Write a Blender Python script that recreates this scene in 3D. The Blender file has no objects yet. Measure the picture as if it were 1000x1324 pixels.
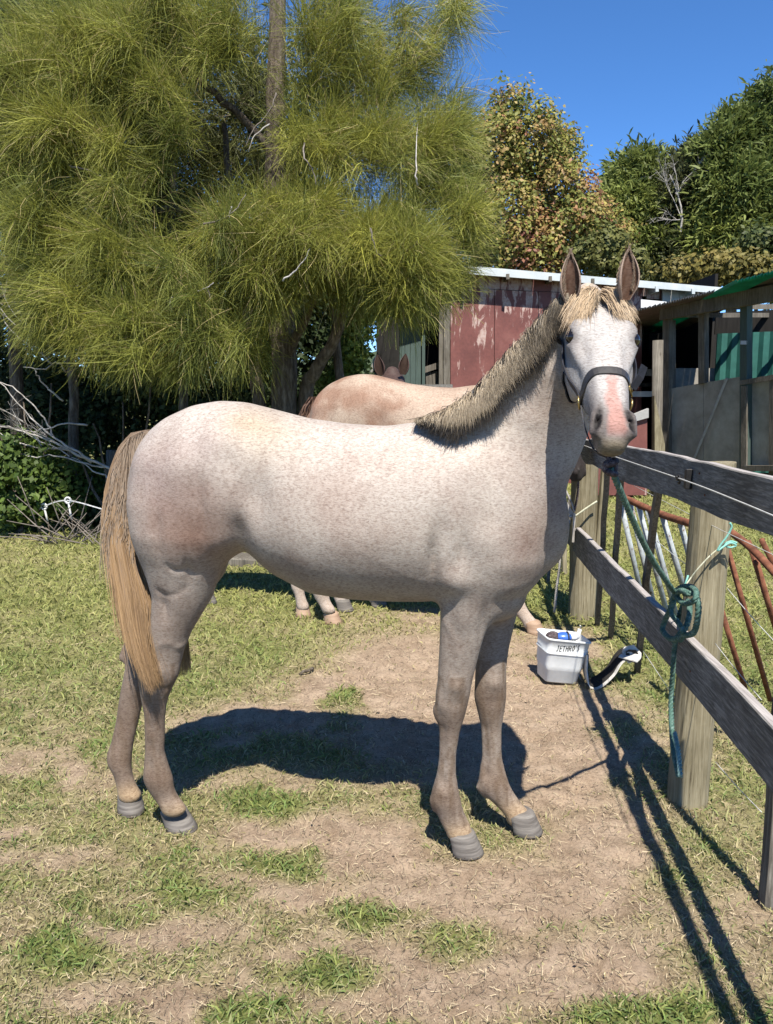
import bpy, bmesh, math, random, os
import numpy as np
from mathutils import Vector, Matrix
random.seed(7)
RNG = np.random.default_rng(7)
C = bpy.context.scene.collection
SC = bpy.context.scene
# ---------------------------------------------------------------- camera, sky, sun, exposure
FPX = 1040.0; CAMZ = 1.5; PITCH = math.radians(8.32); W0, H0 = 1000.0, 1324.0
cam_d = bpy.data.cameras.new('camera'); cam = bpy.data.objects.new('camera', cam_d); C.objects.link(cam)
cam.location = (0, 0, CAMZ); cam.rotation_euler = (math.pi/2 - PITCH, 0, 0)
cam_d.sensor_fit = 'VERTICAL'; cam_d.sensor_height = 36.0; cam_d.lens = 36.0 * FPX / H0
cam_d.clip_start = 0.05; cam_d.clip_end = 3000
SC.camera = cam
SUN_EL = math.radians(58); SUN_AZ = math.radians(5.5)      # sun behind the camera, a little to the right
sd = Vector((math.sin(SUN_AZ)*math.cos(SUN_EL), -math.cos(SUN_AZ)*math.cos(SUN_EL), math.sin(SUN_EL)))
world = bpy.data.worlds.new('World'); SC.world = world; world.use_nodes = True
nt = world.node_tree; nt.nodes.clear()
sky = nt.nodes.new('ShaderNodeTexSky'); sky.sky_type = 'NISHITA'; sky.sun_disc = False
sky.sun_elevation = SUN_EL; sky.sun_rotation = math.pi - SUN_AZ
sky.altitude = 0; sky.air_density = 0.6; sky.dust_density = 0.0; sky.ozone_density = 7.0
hs = nt.nodes.new('ShaderNodeHueSaturation'); hs.inputs['Saturation'].default_value = 1.12
bg = nt.nodes.new('ShaderNodeBackground'); bg.inputs['Strength'].default_value = 0.09
wo = nt.nodes.new('ShaderNodeOutputWorld')
nt.links.new(sky.outputs[0], hs.inputs['Color']); nt.links.new(hs.outputs[0], bg.inputs['Color']); nt.links.new(bg.outputs[0], wo.inputs['Surface'])
sl = bpy.data.lights.new('sun', 'SUN'); sl.energy = 4.0; sl.angle = math.radians(0.53); sl.color = (1.0, 0.93, 0.83)
so = bpy.data.objects.new('sun', sl); C.objects.link(so); so.rotation_euler = sd.to_track_quat('Z', 'Y').to_euler(); so.location = sd*20
SC.view_settings.view_transform = 'Standard'; SC.view_settings.look = 'None'; SC.view_settings.gamma = 1.0
SC.view_settings.use_curve_mapping = False; SC.view_settings.exposure = 1.42
SC.cycles.max_bounces = 6; SC.cycles.diffuse_bounces = 3; SC.cycles.glossy_bounces = 2; SC.cycles.transmission_bounces = 4
SC.cycles.transparent_max_bounces = 6
SKIP = os.environ.get('SKIP', '').split(',')

# ---------------------------------------------------------------- geometry of the view (photo measurements to metres)
cp, sp = math.cos(PITCH), math.sin(PITCH)
def raydir(px, py):
    cx = (px-W0/2)/FPX; cz = -(py-H0/2)/FPX
    return np.array([cx, cp + cz*sp, -sp + cz*cp])
def at(px, py, Y):
    d = raydir(px, py); t = Y/d[1]
    return Vector((d[0]*t, Y, CAMZ + d[2]*t))
def G(px, py, z=0.0):
    d = raydir(px, py); t = (z-CAMZ)/d[2]
    return Vector((d[0]*t, d[1]*t, z))
def project(P):
    P = np.asarray(P, dtype=float); y = P[..., 1]; z = P[..., 2]-CAMZ
    zc = y*cp - z*sp; up = y*sp + z*cp
    return W0/2 + FPX*P[..., 0]/zc, H0/2 - FPX*up/zc
def mpp(px, py, Y):          # metres per photo pixel at that place
    p = at(px, py, Y); zc = p.y*cp - (p.z-CAMZ)*sp
    return zc/FPX

# ---------------------------------------------------------------- object helpers
def tag(o, label=None, cat=None, group=None, kind=None):
    if label: o['label'] = label
    if cat: o['category'] = cat
    if group: o['group'] = group
    if kind: o['kind'] = kind
    return o
def empty(name, loc, label=None, cat=None, group=None):
    o = bpy.data.objects.new(name, None); C.objects.link(o); o.location = loc; o.empty_display_size = 0.1
    return tag(o, label, cat, group)
def mesh_obj(name, V, F, mat, parent=None, smooth=True, col=None, vmask=None):
    """V (n,3) array, F list of faces or (m,k) array; col (n,3|4) vertex colour; world coordinates"""
    me = bpy.data.meshes.new(name)
    V = np.asarray(V, dtype=np.float32)
    if parent is not None:
        V = V - np.array(world_loc(parent), dtype=np.float32)
    if isinstance(F, np.ndarray) and F.ndim == 2:
        m, k = F.shape
        me.vertices.add(len(V)); me.vertices.foreach_set('co', V.ravel())
        me.loops.add(m*k); me.loops.foreach_set('vertex_index', F.ravel().astype(np.int32))
        me.polygons.add(m); me.polygons.foreach_set('loop_start', np.arange(0, m*k, k, dtype=np.int32))
        me.update(calc_edges=True)
    else:
        me.from_pydata([tuple(v) for v in V.tolist()], [], [tuple(f) for f in F]); me.update()
    if smooth:
        me.polygons.foreach_set('use_smooth', np.ones(len(me.polygons), dtype=bool))
    if col is not None:
        col = np.asarray(col, dtype=np.float32)
        if col.shape[1] == 3: col = np.c_[col, np.ones(len(col), dtype=np.float32)]
        a = me.color_attributes.new('Col', 'FLOAT_COLOR', 'POINT'); a.data.foreach_set('color', col.ravel())
    me.materials.append(mat)
    o = bpy.data.objects.new(name, me); C.objects.link(o)
    if parent is not None: o.parent = parent
    return o
WL = {}
def world_loc(o):
    v = Vector(o.location); p = o.parent
    while p is not None: v += Vector(p.location); p = p.parent
    return v

class MB:
    """collects solid shapes for ONE mesh object"""
    def __init__(s): s.v = []; s.f = []
    def add(s, vs, fs):
        b = len(s.v); s.v += [tuple(v) for v in vs]; s.f += [tuple(i+b for i in f) for f in fs]
    def hexa(s, p):      # 8 corners: bottom 4 ccw, top 4 ccw
        s.add(p, [(3,2,1,0),(4,5,6,7),(0,1,5,4),(1,2,6,5),(2,3,7,6),(3,0,4,7)])
    def beam(s, a, b, w, t, side=None, up=None, taper=1.0):
        """board from a to b, w along 'side', t along the third axis"""
        a = Vector(a); b = Vector(b); d = (b-a).normalized()
        side = Vector(side) if side is not None else Vector((1,0,0))
        side = (side - d*side.dot(d)).normalized(); n = d.cross(side)
        ps = []
        for q, k in ((a, 1.0), (b, taper)):
            for sx, sy in ((-1,-1),(1,-1),(1,1),(-1,1)): ps.append(q + side*(sx*w/2*k) + n*(sy*t/2*k))
        s.hexa(ps)
    def tube(s, pts, r, n=8, cap=True):
        pts = [Vector(p) for p in pts]; m = len(pts)
        rr = r if hasattr(r, '__len__') else [r]*m
        ref = Vector((0.13, 0.31, 0.94)); rings = []; prev = None
        for i, p in enumerate(pts):
            d = (pts[min(i+1, m-1)] - pts[max(i-1, 0)])
            d = d.normalized() if d.length > 1e-9 else Vector((0,0,1))
            if prev is None:
                e = d.cross(ref)
                if e.length < 0.1: e = d.cross(Vector((1,0,0)))
                e.normalize()
            else:
                e = (prev - d*prev.dot(d)); e = e.normalized() if e.length > 1e-6 else d.orthogonal().normalized()
            prev = e; f = d.cross(e)
            rings.append([p + (e*math.cos(2*math.pi*k/n) + f*math.sin(2*math.pi*k/n))*rr[i] for k in range(n)])
        vs = [v for ring in rings for v in ring]; fs = []
        for i in range(m-1):
            for k in range(n):
                k2 = (k+1) % n; fs.append((i*n+k, i*n+k2, (i+1)*n+k2, (i+1)*n+k))
        if cap: fs.append(tuple(range(n))[::-1]); fs.append(tuple((m-1)*n+k for k in range(n)))
        s.add(vs, fs)
    def ribbon(s, pts, nrm, w, t):
        """strap: flat band through pts with outward normals nrm"""
        pts = [Vector(p) for p in pts]; m = len(pts); vs = []
        for i, p in enumerate(pts):
            d = (pts[min(i+1, m-1)] - pts[max(i-1, 0)]).normalized(); n = Vector(nrm[i]); n = (n - d*n.dot(d)).normalized()
            e = d.cross(n)
            for a, b in ((-1,0),(1,0),(1,1),(-1,1)): vs.append(p + e*(a*w/2) + n*(b*t))
        fs = []
        for i in range(m-1):
            for k in range(4): k2 = (k+1) % 4; fs.append((i*4+k, i*4+k2, (i+1)*4+k2, (i+1)*4+k))
        fs.append((3,2,1,0)); fs.append(tuple((m-1)*4+k for k in range(4)))
        s.add(vs, fs)
    def build(s, name, mat, parent=None, smooth=False, bevel=0.0, col=None):
        o = mesh_obj(name, np.array([tuple(v) for v in s.v]), s.f, mat, parent, smooth, col)
        bm = bmesh.new(); bm.from_mesh(o.data); bmesh.ops.recalc_face_normals(bm, faces=bm.faces)
        if bevel > 0:
            bmesh.ops.bevel(bm, geom=[e for e in bm.edges if len(e.link_faces) == 2 and e.calc_face_angle(0) > 0.6], offset=bevel, segments=1, affect='EDGES')
        bm.to_mesh(o.data); bm.free()
        return o
def catmull(pts, per=8):
    P = np.array([tuple(p) for p in pts], dtype=float); n = len(P)
    if n < 3: return [P[0]+(P[-1]-P[0])*t for t in np.linspace(0, 1, per+1)]
    Q = np.vstack([2*P[0]-P[1], P, 2*P[-1]-P[-2]]); out = []
    for i in range(n-1):
        p0, p1, p2, p3 = Q[i], Q[i+1], Q[i+2], Q[i+3]
        for t in np.linspace(0, 1, per, endpoint=False):
            out.append(0.5*((2*p1)+(-p0+p2)*t+(2*p0-5*p1+4*p2-p3)*t*t+(-p0+3*p1-3*p2+p3)*t**3))
    out.append(P[-1]); return out
def smooth_noise(P, scale, seed=0, octaves=3):
    """cheap value noise on (n,k) points, numpy"""
    P = np.asarray(P, dtype=float)*scale; tot = np.zeros(len(P)); amp = 1.0; norm = 0
    for o in range(octaves):
        Q = P*(2**o) + seed*17.3 + o*5.7; i = np.floor(Q).astype(np.int64); f = Q-i; f = f*f*(3-2*f); k = P.shape[1]; acc = 0
        for c in range(2**k):
            b = [(c >> a) & 1 for a in range(k)]; h = np.zeros(len(P), dtype=np.int64); w = np.ones(len(P))
            for a in range(k):
                h = h*374761393 + (i[:, a]+b[a])*668265263 + 1274126177*(a+1); h ^= (h >> 13); w = w*(f[:, a] if b[a] else 1-f[:, a])
            h = (h*1274126177) & 0x7fffffff; acc = acc + w*((h & 0xffff)/65535.0)
        tot += acc*amp; norm += amp; amp *= 0.5
    return tot/norm
def sstep(a, b, x): t = np.clip((x-a)/(b-a), 0, 1); return t*t*(3-2*t)

def strands(name, P, Wd, col, mat, parent=None, face=None, spread=0.8):
    """P (n,k,3) strand points, Wd (n,k) widths, col (n,3) or (n,k,3): tapered ribbons joined into one mesh"""
    n, k, _ = P.shape
    T = np.gradient(P, axis=1); T /= (np.linalg.norm(T, axis=2, keepdims=True)+1e-9)
    base = np.array([0, -1.0, 0.25]) if face is None else np.asarray(face, dtype=float)
    R = base + RNG.normal(0, spread, (n, 1, 3))
    S = np.cross(T, np.repeat(R, k, 1)); S /= (np.linalg.norm(S, axis=2, keepdims=True)+1e-9)
    L = P - S*Wd[..., None]/2; Rr = P + S*Wd[..., None]/2
    V = np.stack([L, Rr], axis=2).reshape(-1, 3)
    b = (np.arange(n)*k*2)[:, None] + (np.arange(k-1)*2)[None, :]
    F = np.stack([b, b+1, b+3, b+2], axis=-1).reshape(-1, 4)
    if col.ndim == 2: col = np.repeat(col[:, None, :], k, 1)
    cc = np.repeat(col, 2, axis=1).reshape(-1, 3)
    return mesh_obj(name, V, F, mat, parent, True, cc)

# ---------------------------------------------------------------- materials
def mat_base(name):
    m = bpy.data.materials.new(name); m.use_nodes = True
    n = m.node_tree.nodes; b = n['Principled BSDF']; return m, m.node_tree, b
def N(nt, t, **kw):
    n = nt.nodes.new(t)
    for k, v in kw.items():
        if k in n.inputs: n.inputs[k].default_value = v
        else: setattr(n, k, v)
    return n
def ramp(nt, stops, src):
    r = nt.nodes.new('ShaderNodeValToRGB'); e = r.color_ramp.elements
    while len(e) > 1: e.remove(e[-1])
    e[0].position = stops[0][0]; e[0].color = (*stops[0][1], 1)
    for p, c in stops[1:]: x = e.new(p); x.color = (*c, 1)
    nt.links.new(src, r.inputs['Fac']); return r.outputs['Color']
def mixc(nt, mode, fac, a, b):
    m = nt.nodes.new('ShaderNodeMix'); m.data_type = 'RGBA'; m.blend_type = mode
    for s, v in ((0, fac), (6, a), (7, b)):
        if hasattr(v, 'links'): nt.links.new(v, m.inputs[s])
        else: m.inputs[s].default_value = v if s == 0 else (*v, 1)
    return m.outputs[2]
def noise(nt, scale, detail=4, rough=0.6, vec=None, dist=0.0):
    n = nt.nodes.new('ShaderNodeTexNoise'); n.inputs['Scale'].default_value = scale; n.inputs['Detail'].default_value = detail
    n.inputs['Roughness'].default_value = rough; n.inputs['Distortion'].default_value = dist
    if vec is not None: nt.links.new(vec, n.inputs['Vector'])
    return n.outputs['Fac']
def coords(nt, scale=(1,1,1), rot=(0,0,0)):
    t = nt.nodes.new('ShaderNodeTexCoord'); m = nt.nodes.new('ShaderNodeMapping')
    m.inputs['Scale'].default_value = scale; m.inputs['Rotation'].default_value = rot
    nt.links.new(t.outputs['Object'], m.inputs['Vector']); return m.outputs['Vector']
def bump(nt, b, h, strength=0.4, dist=0.01):
    n = nt.nodes.new('ShaderNodeBump'); n.inputs['Strength'].default_value = strength; n.inputs['Distance'].default_value = dist
    nt.links.new(h, n.inputs['Height']); nt.links.new(n.outputs[0], b.inputs['Normal'])
def vcol(nt):
    a = nt.nodes.new('ShaderNodeVertexColor'); a.layer_name = 'Col'; return a.outputs['Color']
def m_simple(name, stops, scale=8, stretch=(1,1,1), rough=0.8, bstr=0.3, bdist=0.004, metal=0.0, detail=5, spec=0.3, rot=(0,0,0)):
    m, nt, b = mat_base(name); v = coords(nt, stretch, rot); f = noise(nt, scale, detail, 0.65, v)
    c = ramp(nt, stops, f); nt.links.new(c, b.inputs['Base Color']); b.inputs['Roughness'].default_value = rough
    b.inputs['Metallic'].default_value = metal; b.inputs['Specular IOR Level'].default_value = spec
    bump(nt, b, noise(nt, scale*3, 4, 0.7, v), bstr, bdist); return m
def m_foliage(name, transl=0.35, rough=0.55, gain=1.0, spec=0.25):
    m, nt, b = mat_base(name); c = vcol(nt)
    nt.links.new(c, b.inputs['Base Color']); b.inputs['Roughness'].default_value = rough; b.inputs['Specular IOR Level'].default_value = spec
    tr = nt.nodes.new('ShaderNodeBsdfTranslucent'); nt.links.new(c, tr.inputs['Color'])
    mx = nt.nodes.new('ShaderNodeMixShader'); mx.inputs[0].default_value = transl
    nt.links.new(b.outputs[0], mx.inputs[1]); nt.links.new(tr.outputs[0], mx.inputs[2])
    nt.links.new(mx.outputs[0], nt.nodes['Material Output'].inputs['Surface']); return m
M = {}
M['foliage'] = m_foliage('foliage'); M['grass'] = m_foliage('grass_blades', 0.25, 0.6)
M['straw'] = m_foliage('dry_straw', 0.1, 0.8)
M['hair'] = m_foliage('horse_hair', 0.12, 0.5, spec=0.3)
def m_wood(name, stops, ax=2, scale=6, bd=0.004, rough=0.85, top=False):
    st = [55, 55, 55]; st[ax] = 2.2
    m, nt, b = mat_base(name); v = coords(nt, tuple(st)); f = noise(nt, scale*0.35, 6, 0.7, v, 0.6)
    c = ramp(nt, stops, f); f2 = noise(nt, 3.0, 4, 0.6, coords(nt))
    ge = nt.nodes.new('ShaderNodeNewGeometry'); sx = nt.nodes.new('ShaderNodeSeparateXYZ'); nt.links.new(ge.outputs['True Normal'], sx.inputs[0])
    c = mixc(nt, 'MULTIPLY', 0.75, c, ramp(nt, [(0.3, (0.5,0.48,0.45)), (0.65, (1.1,1.1,1.1))], f2))
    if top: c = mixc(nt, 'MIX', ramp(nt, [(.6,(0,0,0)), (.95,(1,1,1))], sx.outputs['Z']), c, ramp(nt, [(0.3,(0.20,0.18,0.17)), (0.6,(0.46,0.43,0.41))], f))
    # small knots
    vo = nt.nodes.new('ShaderNodeTexVoronoi'); vo.inputs['Scale'].default_value = 2.3; st2=[3,3,3]; st2[ax]=1.1
    nt.links.new(coords(nt, tuple(st2)), vo.inputs['Vector'])
    c = mixc(nt, 'MULTIPLY', 0.6, c, ramp(nt, [(0.03, (0.25,0.2,0.16)), (0.1, (1,1,1))], vo.outputs['Distance']))
    nt.links.new(c, b.inputs['Base Color']); b.inputs['Roughness'].default_value = rough; b.inputs['Specular IOR Level'].default_value = 0.2
    bump(nt, b, f, 0.55, bd*.6); return m
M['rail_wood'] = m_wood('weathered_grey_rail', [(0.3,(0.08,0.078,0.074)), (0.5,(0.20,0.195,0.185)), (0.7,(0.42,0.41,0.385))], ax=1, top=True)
M['post_wood'] = m_wood('pale_green_brown_post', [(0.30,(0.08,0.065,0.04)), (0.42,(0.23,0.20,0.125)), (0.7,(0.40,0.36,0.25))], ax=2)
M['batten_wood'] = m_wood('grey_batten', [(0.3,(0.06,0.055,0.05)), (0.5,(0.16,0.145,0.12)), (0.72,(0.32,0.30,0.26))], ax=2)
M['shed_wood'] = m_wood('dark_timber', [(0.3,(0.08,0.075,0.065)), (0.5,(0.17,0.155,0.13)), (0.72,(0.28,0.26,0.22))], ax=2, scale=3)
M['bark'] = m_simple('grey_brown_bark', [(0.3,(0.06,0.045,0.035)), (0.5,(0.15,0.12,0.09)), (0.7,(0.30,0.26,0.21))], 5, (6,6,1.2), 0.9, 0.9, 0.03)
M['dull_twig'] = m_simple('dull_grey_twig', [(0.3,(0.09,0.075,0.06)), (0.6,(0.24,0.21,0.18))], 12, (1,1,1), 0.9, 0.3, 0.004)
M['dead_wood'] = m_simple('bleached_dead_wood', [(0.3,(0.22,0.20,0.18)), (0.6,(0.50,0.48,0.45))], 12, (1,1,1), 0.9, 0.3, 0.004)
M['rust'] = m_simple('rusty_pipe', [(0.3,(0.09,0.035,0.02)), (0.5,(0.20,0.075,0.04)), (0.7,(0.30,0.13,0.07))], 22, (1,1,1), 0.8, 0.4, 0.002)
M['pale_pipe'] = m_simple('chipped_pale_blue_pipe', [(0.34,(0.16,0.10,0.07)), (0.42,(0.33,0.36,0.37)), (0.7,(0.52,0.58,0.60))], 30, (1,1,1), 0.6, 0.3, 0.001)
M['wire'] = m_simple('pale_wire', [(0.3,(0.5,0.5,0.48)), (0.7,(0.7,0.7,0.68))], 30, rough=0.45)
M['white_plastic'] = m_simple('white_plastic', [(0.3,(0.72,0.72,0.70)), (0.7,(0.80,0.80,0.78))], 9, rough=0.35, bstr=0.1, bdist=0.001, spec=0.5)
M['black_plastic'] = m_simple('black_plastic', [(0.3,(0.012,0.012,0.013)), (0.7,(0.03,0.03,0.03))], 20, rough=0.5)
# ================================================================ implicit-surface modelling
class Field:
    def __init__(s, lo, hi, h):
        s.lo = np.array(lo, dtype=np.float32); s.h = h
        s.n = np.ceil((np.array(hi)-np.array(lo))/h).astype(int)+1
        s.F = np.full(s.n, 0.25, dtype=np.float32)
        s.ax = [s.lo[i] + h*np.arange(s.n[i], dtype=np.float32) for i in range(3)]
    def sub(s, lo, hi):
        a = np.clip(np.floor((np.array(lo)-s.lo)/s.h).astype(int), 0, s.n-1); b = np.clip(np.ceil((np.array(hi)-s.lo)/s.h).astype(int)+1, 1, s.n)
        sl_ = tuple(slice(a[i], b[i]) for i in range(3))
        X, Y, Z = np.meshgrid(s.ax[0][sl_[0]], s.ax[1][sl_[1]], s.ax[2][sl_[2]], indexing='ij', sparse=True)
        return sl_, X, Y, Z
    def union(s, sl_, d, k):
        A = s.F[sl_]; h = np.maximum(k-np.abs(A-d), 0)/k; s.F[sl_] = np.minimum(A, d) - h*h*k*0.25
    def carve(s, sl_, d, k):
        A = s.F[sl_]; d = -d; h = np.maximum(k-np.abs(A-d), 0)/k; s.F[sl_] = np.maximum(A, d) + h*h*k*0.25
    def capsule(s, a, b, ra, rb, k=0.02, carve=False):
        a = np.array(a, dtype=float); b = np.array(b, dtype=float); R = max(ra, rb)+k*1.5
        sl_, X, Y, Z = s.sub(np.minimum(a, b)-R, np.maximum(a, b)+R); d = b-a; L = max(float(d@d), 1e-9)
        t = np.clip(((X-a[0])*d[0]+(Y-a[1])*d[1]+(Z-a[2])*d[2])/L, 0, 1)
        D = np.sqrt((X-a[0]-t*d[0])**2+(Y-a[1]-t*d[1])**2+(Z-a[2]-t*d[2])**2) - (ra+(rb-ra)*t)
        (s.carve if carve else s.union)(sl_, D, k)
    def ellipsoid(s, c, r, k=0.02, R=None, carve=False):
        c = np.array(c, dtype=float); r = np.array(r, dtype=float); R = np.eye(3) if R is None else np.array(R); m = max(r)+k*1.5
        sl_, X, Y, Z = s.sub(c-m, c+m); x, y, z = X-c[0], Y-c[1], Z-c[2]
        q = [(x*R[i][0]+y*R[i][1]+z*R[i][2]) for i in range(3)]
        k0 = np.sqrt((q[0]/r[0])**2+(q[1]/r[1])**2+(q[2]/r[2])**2); k1 = np.sqrt((q[0]/r[0]**2)**2+(q[1]/r[1]**2)**2+(q[2]/r[2]**2)**2)+1e-6
        (s.carve if carve else s.union)(sl_, k0*(k0-1)/k1, k)
    def bumpg(s, c, r, amp, R=None):
        c = np.array(c, dtype=float); r = np.array(r, dtype=float)*np.ones(3); R = np.eye(3) if R is None else np.array(R); m = max(r)*2.2
        sl_, X, Y, Z = s.sub(c-m, c+m); x, y, z = X-c[0], Y-c[1], Z-c[2]
        q = sum(((x*R[i][0]+y*R[i][1]+z*R[i][2])/r[i])**2 for i in range(3)); s.F[sl_] -= (amp*np.exp(-q)).astype(np.float32)
    def loft(s, frame, u, c1, c2, r1, r2, k=0.02, e=2.0):
        """frame=(O,A,E1,E2) rows; sections at u with centre (c1,c2) and radii (r1,r2)"""
        O, A, E1, E2 = [np.array(v, dtype=float) for v in frame]; o = np.argsort(u); u = np.array(u, dtype=float)[o]
        T = [np.array(v, dtype=float)[o] for v in (c1, c2, r1, r2)]
        uf = np.linspace(u[0], u[-1], 400); from_ = []
        for v in T:     # monotone-ish cubic via smoothing of a linear table
            w = np.interp(uf, u, v); kk = np.hanning(2*max(3, int(400/len(u)*0.45))+1); kk /= kk.sum(); p = len(kk)//2
            wp = np.r_[2*w[0]-w[p:0:-1], w, 2*w[-1]-w[-2:-p-2:-1]]; w = np.convolve(wp, kk, 'valid'); from_.append(w)
        rmax = max(T[2].max(), T[3].max())
        pts = np.array([O+A*a+E1*b+E2*c for a, b, c in zip(uf, from_[0], from_[1])]); R = rmax+k*1.2
        sl_, X, Y, Z = s.sub(pts.min(0)-R, pts.max(0)+R); x, y, z = X-O[0], Y-O[1], Z-O[2]
        U = x*A[0]+y*A[1]+z*A[2]; U = np.broadcast_to(U, np.broadcast(X, Y, Z).shape)
        P1 = x*E1[0]+y*E1[1]+z*E1[2]; P2 = x*E2[0]+y*E2[1]+z*E2[2]
        idx = np.clip((U-u[0])/(u[-1]-u[0])*399, 0, 399); i0 = np.minimum(idx.astype(np.int32), 398); fr = idx-i0
        g = lambda w: w[i0]*(1-fr)+w[i0+1]*fr
        a1, a2, q1, q2 = [g(w.astype(np.float32)) for w in from_]; rm = np.minimum(q1, q2)
        cap = np.maximum(np.maximum(u[0]-U, U-u[-1]), 0)/rm
        if e == 2.0: q = np.sqrt(((P1-a1)/q1)**2+((P2-a2)/q2)**2+cap**2)
        else: q = (np.abs((P1-a1)/q1)**e+np.abs((P2-a2)/q2)**e+cap**e)**(1/e)
        s.union(sl_, ((q-1)*rm).astype(np.float32), k)
    def mesh(s, smooth=3):
        F = s.F; ins = F < 0; n = s.n; h = s.h
        cnt = np.zeros(n-1, dtype=np.int8); offs = [(i, j, k) for i in (0,1) for j in (0,1) for k in (0,1)]
        for i, j, k in offs: cnt += ins[i:n[0]-1+i, j:n[1]-1+j, k:n[2]-1+k]
        act = np.argwhere((cnt > 0) & (cnt < 8)); vid = np.full(n-1, -1, dtype=np.int32); vid[tuple(act.T)] = np.arange(len(act))
        acc = np.zeros((len(act), 3)); num = np.zeros(len(act))
        for a in offs:
            for ax in range(3):
                if a[ax] == 0:
                    b = list(a); b[ax] = 1; fa = F[act[:,0]+a[0], act[:,1]+a[1], act[:,2]+a[2]]; fb = F[act[:,0]+b[0], act[:,1]+b[1], act[:,2]+b[2]]
                    m = (fa < 0) != (fb < 0); t = np.where(m, fa/(fa-fb+1e-12), 0); p = np.array(a, dtype=float)[None, :].repeat(len(act), 0); p[:, ax] += t
                    acc[m] += p[m]; num[m] += 1
        V = s.lo + (act + acc/num[:, None])*h; quads = []
        for ax in range(3):
            b, c = (ax+1) % 3, (ax+2) % 3; sl0 = [slice(None)]*3; sl1 = [slice(None)]*3
            sl0[ax] = slice(0, -1); sl1[ax] = slice(1, None); m = ins[tuple(sl0)] != ins[tuple(sl1)]
            E = np.argwhere(m); E = E[(E[:, b] > 0) & (E[:, c] > 0) & (E[:, b] < n[b]-1) & (E[:, c] < n[c]-1)]
            s0 = ins[tuple(E.T)]; q = []
            for db, dc in ((1,1),(0,1),(0,0),(1,0)):
                e = E.copy(); e[:, b] -= db; e[:, c] -= dc; q.append(vid[tuple(e.T)])
            q = np.stack(q, 1); q[~s0] = q[~s0][:, ::-1]; quads.append(q)
        Q = np.vstack(quads); Q = Q[(Q >= 0).all(1)]
        for it in range(smooth):
            V = V + 0.5*(lap(V, Q)-V)
            if it % 2: V = V - 0.25*(lap(V, Q)-V)
        return V, Q
def lap(V, Q):
    a = np.concatenate([Q[:, 0], Q[:, 1], Q[:, 2], Q[:, 3]]); b = np.concatenate([Q[:, 1], Q[:, 2], Q[:, 3], Q[:, 0]])
    cn = np.bincount(a, minlength=len(V))+np.bincount(b, minlength=len(V)); out = np.zeros_like(V)
    for i in range(3): out[:, i] = (np.bincount(a, V[b, i], len(V))+np.bincount(b, V[a, i], len(V)))/np.maximum(cn, 1)
    return out

# ================================================================ the grey horse, measured from the photograph
YB = lambda px: 2.665-(px-200)*0.000273
XA = (np.array([0,0,0]), np.array([1,0,0]), np.array([0,1,0]), np.array([0,0,1]))
ZA = (np.array([0,0,0]), np.array([0,0,1]), np.array([1,0,0]), np.array([0,1,0]))
def torso(F, rows, k=0.03, e=2.2):
    u, c1, c2, r1, r2 = [], [], [], [], []
    for px, yt, yb, hw in rows:
        Y = YB(px); a = at(px, yt, Y); b = at(px, yb, Y); u.append(a.x); c1.append(Y); c2.append((a.z+b.z)/2); r1.append(hw); r2.append((a.z-b.z)/2)
    F.loft(XA, u, c1, c2, r1, r2, k, e)
def column(F, rows, k=0.02, e=2.0):
    u, c1, c2, r1, r2 = [], [], [], [], []
    for py, xl, xr, Y, ry in rows:
        a = at(xl, py, Y); b = at(xr, py, Y); u.append(a.z); c1.append((a.x+b.x)/2); c2.append(Y); r1.append((b.x-a.x)/2); r2.append(ry)
    F.loft(ZA, u, c1, c2, r1, r2, k, e)
TORSO = [(171,600,680,.055),(178,580,715,.10),(192,559,742,.155),(215,540,752,.205),(250,524,745,.24),(285,518,722,.25),(318,520,708,.25),
         (350,528,738,.258),(400,541,763,.275),(450,548,770,.285),(500,551,773,.28),(545,545,774,.26),(590,545,772,.225),(640,556,766,.195),
         (680,590,752,.15),(700,630,735,.09)]
HIND_N = [(610,172,262,2.575,.10),(650,165,290,2.56,.125),(690,170,305,2.55,.13),(710,176,303,2.55,.115),(730,185,290,2.555,.095),(750,191,282,2.56,.08),
          (772,197,275,2.57,.068),(793,196,262,2.575,.06),(815,191,249,2.58,.052),(835,187,240,2.585,.045),(855,182,235,2.59,.043),(872,178,232,2.59,.045),(890,181,223,2.595,.041),(905,183,217,2.60,.034),
          (925,187,214,2.60,.027),(972,188,213,2.60,.025),(992,186,219,2.60,.033),(1006,185,224,2.60,.038),(1018,190,225,2.60,.033),(1030,198,230,2.60,.028),(1036,203,236,2.595,.030),(1045,208,241,2.595,.030)]
HIND_F = [(650,215,300,2.77,.08),(700,203,303,2.775,.10),(740,198,292,2.775,.085),(780,190,262,2.765,.06),(810,180,232,2.755,.05),(831,168,215,2.75,.045),(860,163,203,2.745,.043),(885,158,197,2.74,.04),(900,155,187,2.74,.033),
          (934,150,179,2.74,.027),(960,144,173,2.738,.029),(975,138,171,2.737,.034),(988,139,170,2.737,.034),(1000,147,171,2.736,.029),(1015,151,176,2.735,.028),(1027,153,183,2.735,.034)]
FORE_N = [(690,585,660,2.44,.08),(725,568,668,2.435,.085),(745,566,662,2.435,.08),(780,570,642,2.445,.062),(812,569,630,2.455,.052),(840,568,621,2.46,.046),(860,567,616,2.465,.042),(880,566,611,2.468,.041),(898,563,608,2.47,.043),
          (915,564,604,2.472,.040),(930,565,600,2.474,.035),(945,568,595,2.475,.028),(975,568,590,2.477,.025),(1000,565,590,2.478,.027),(1020,559,593,2.478,.035),(1034,556,596,2.478,.038),(1050,564,600,2.478,.031),(1065,571,608,2.478,.03),(1076,577,611,2.478,.033)]
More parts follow.
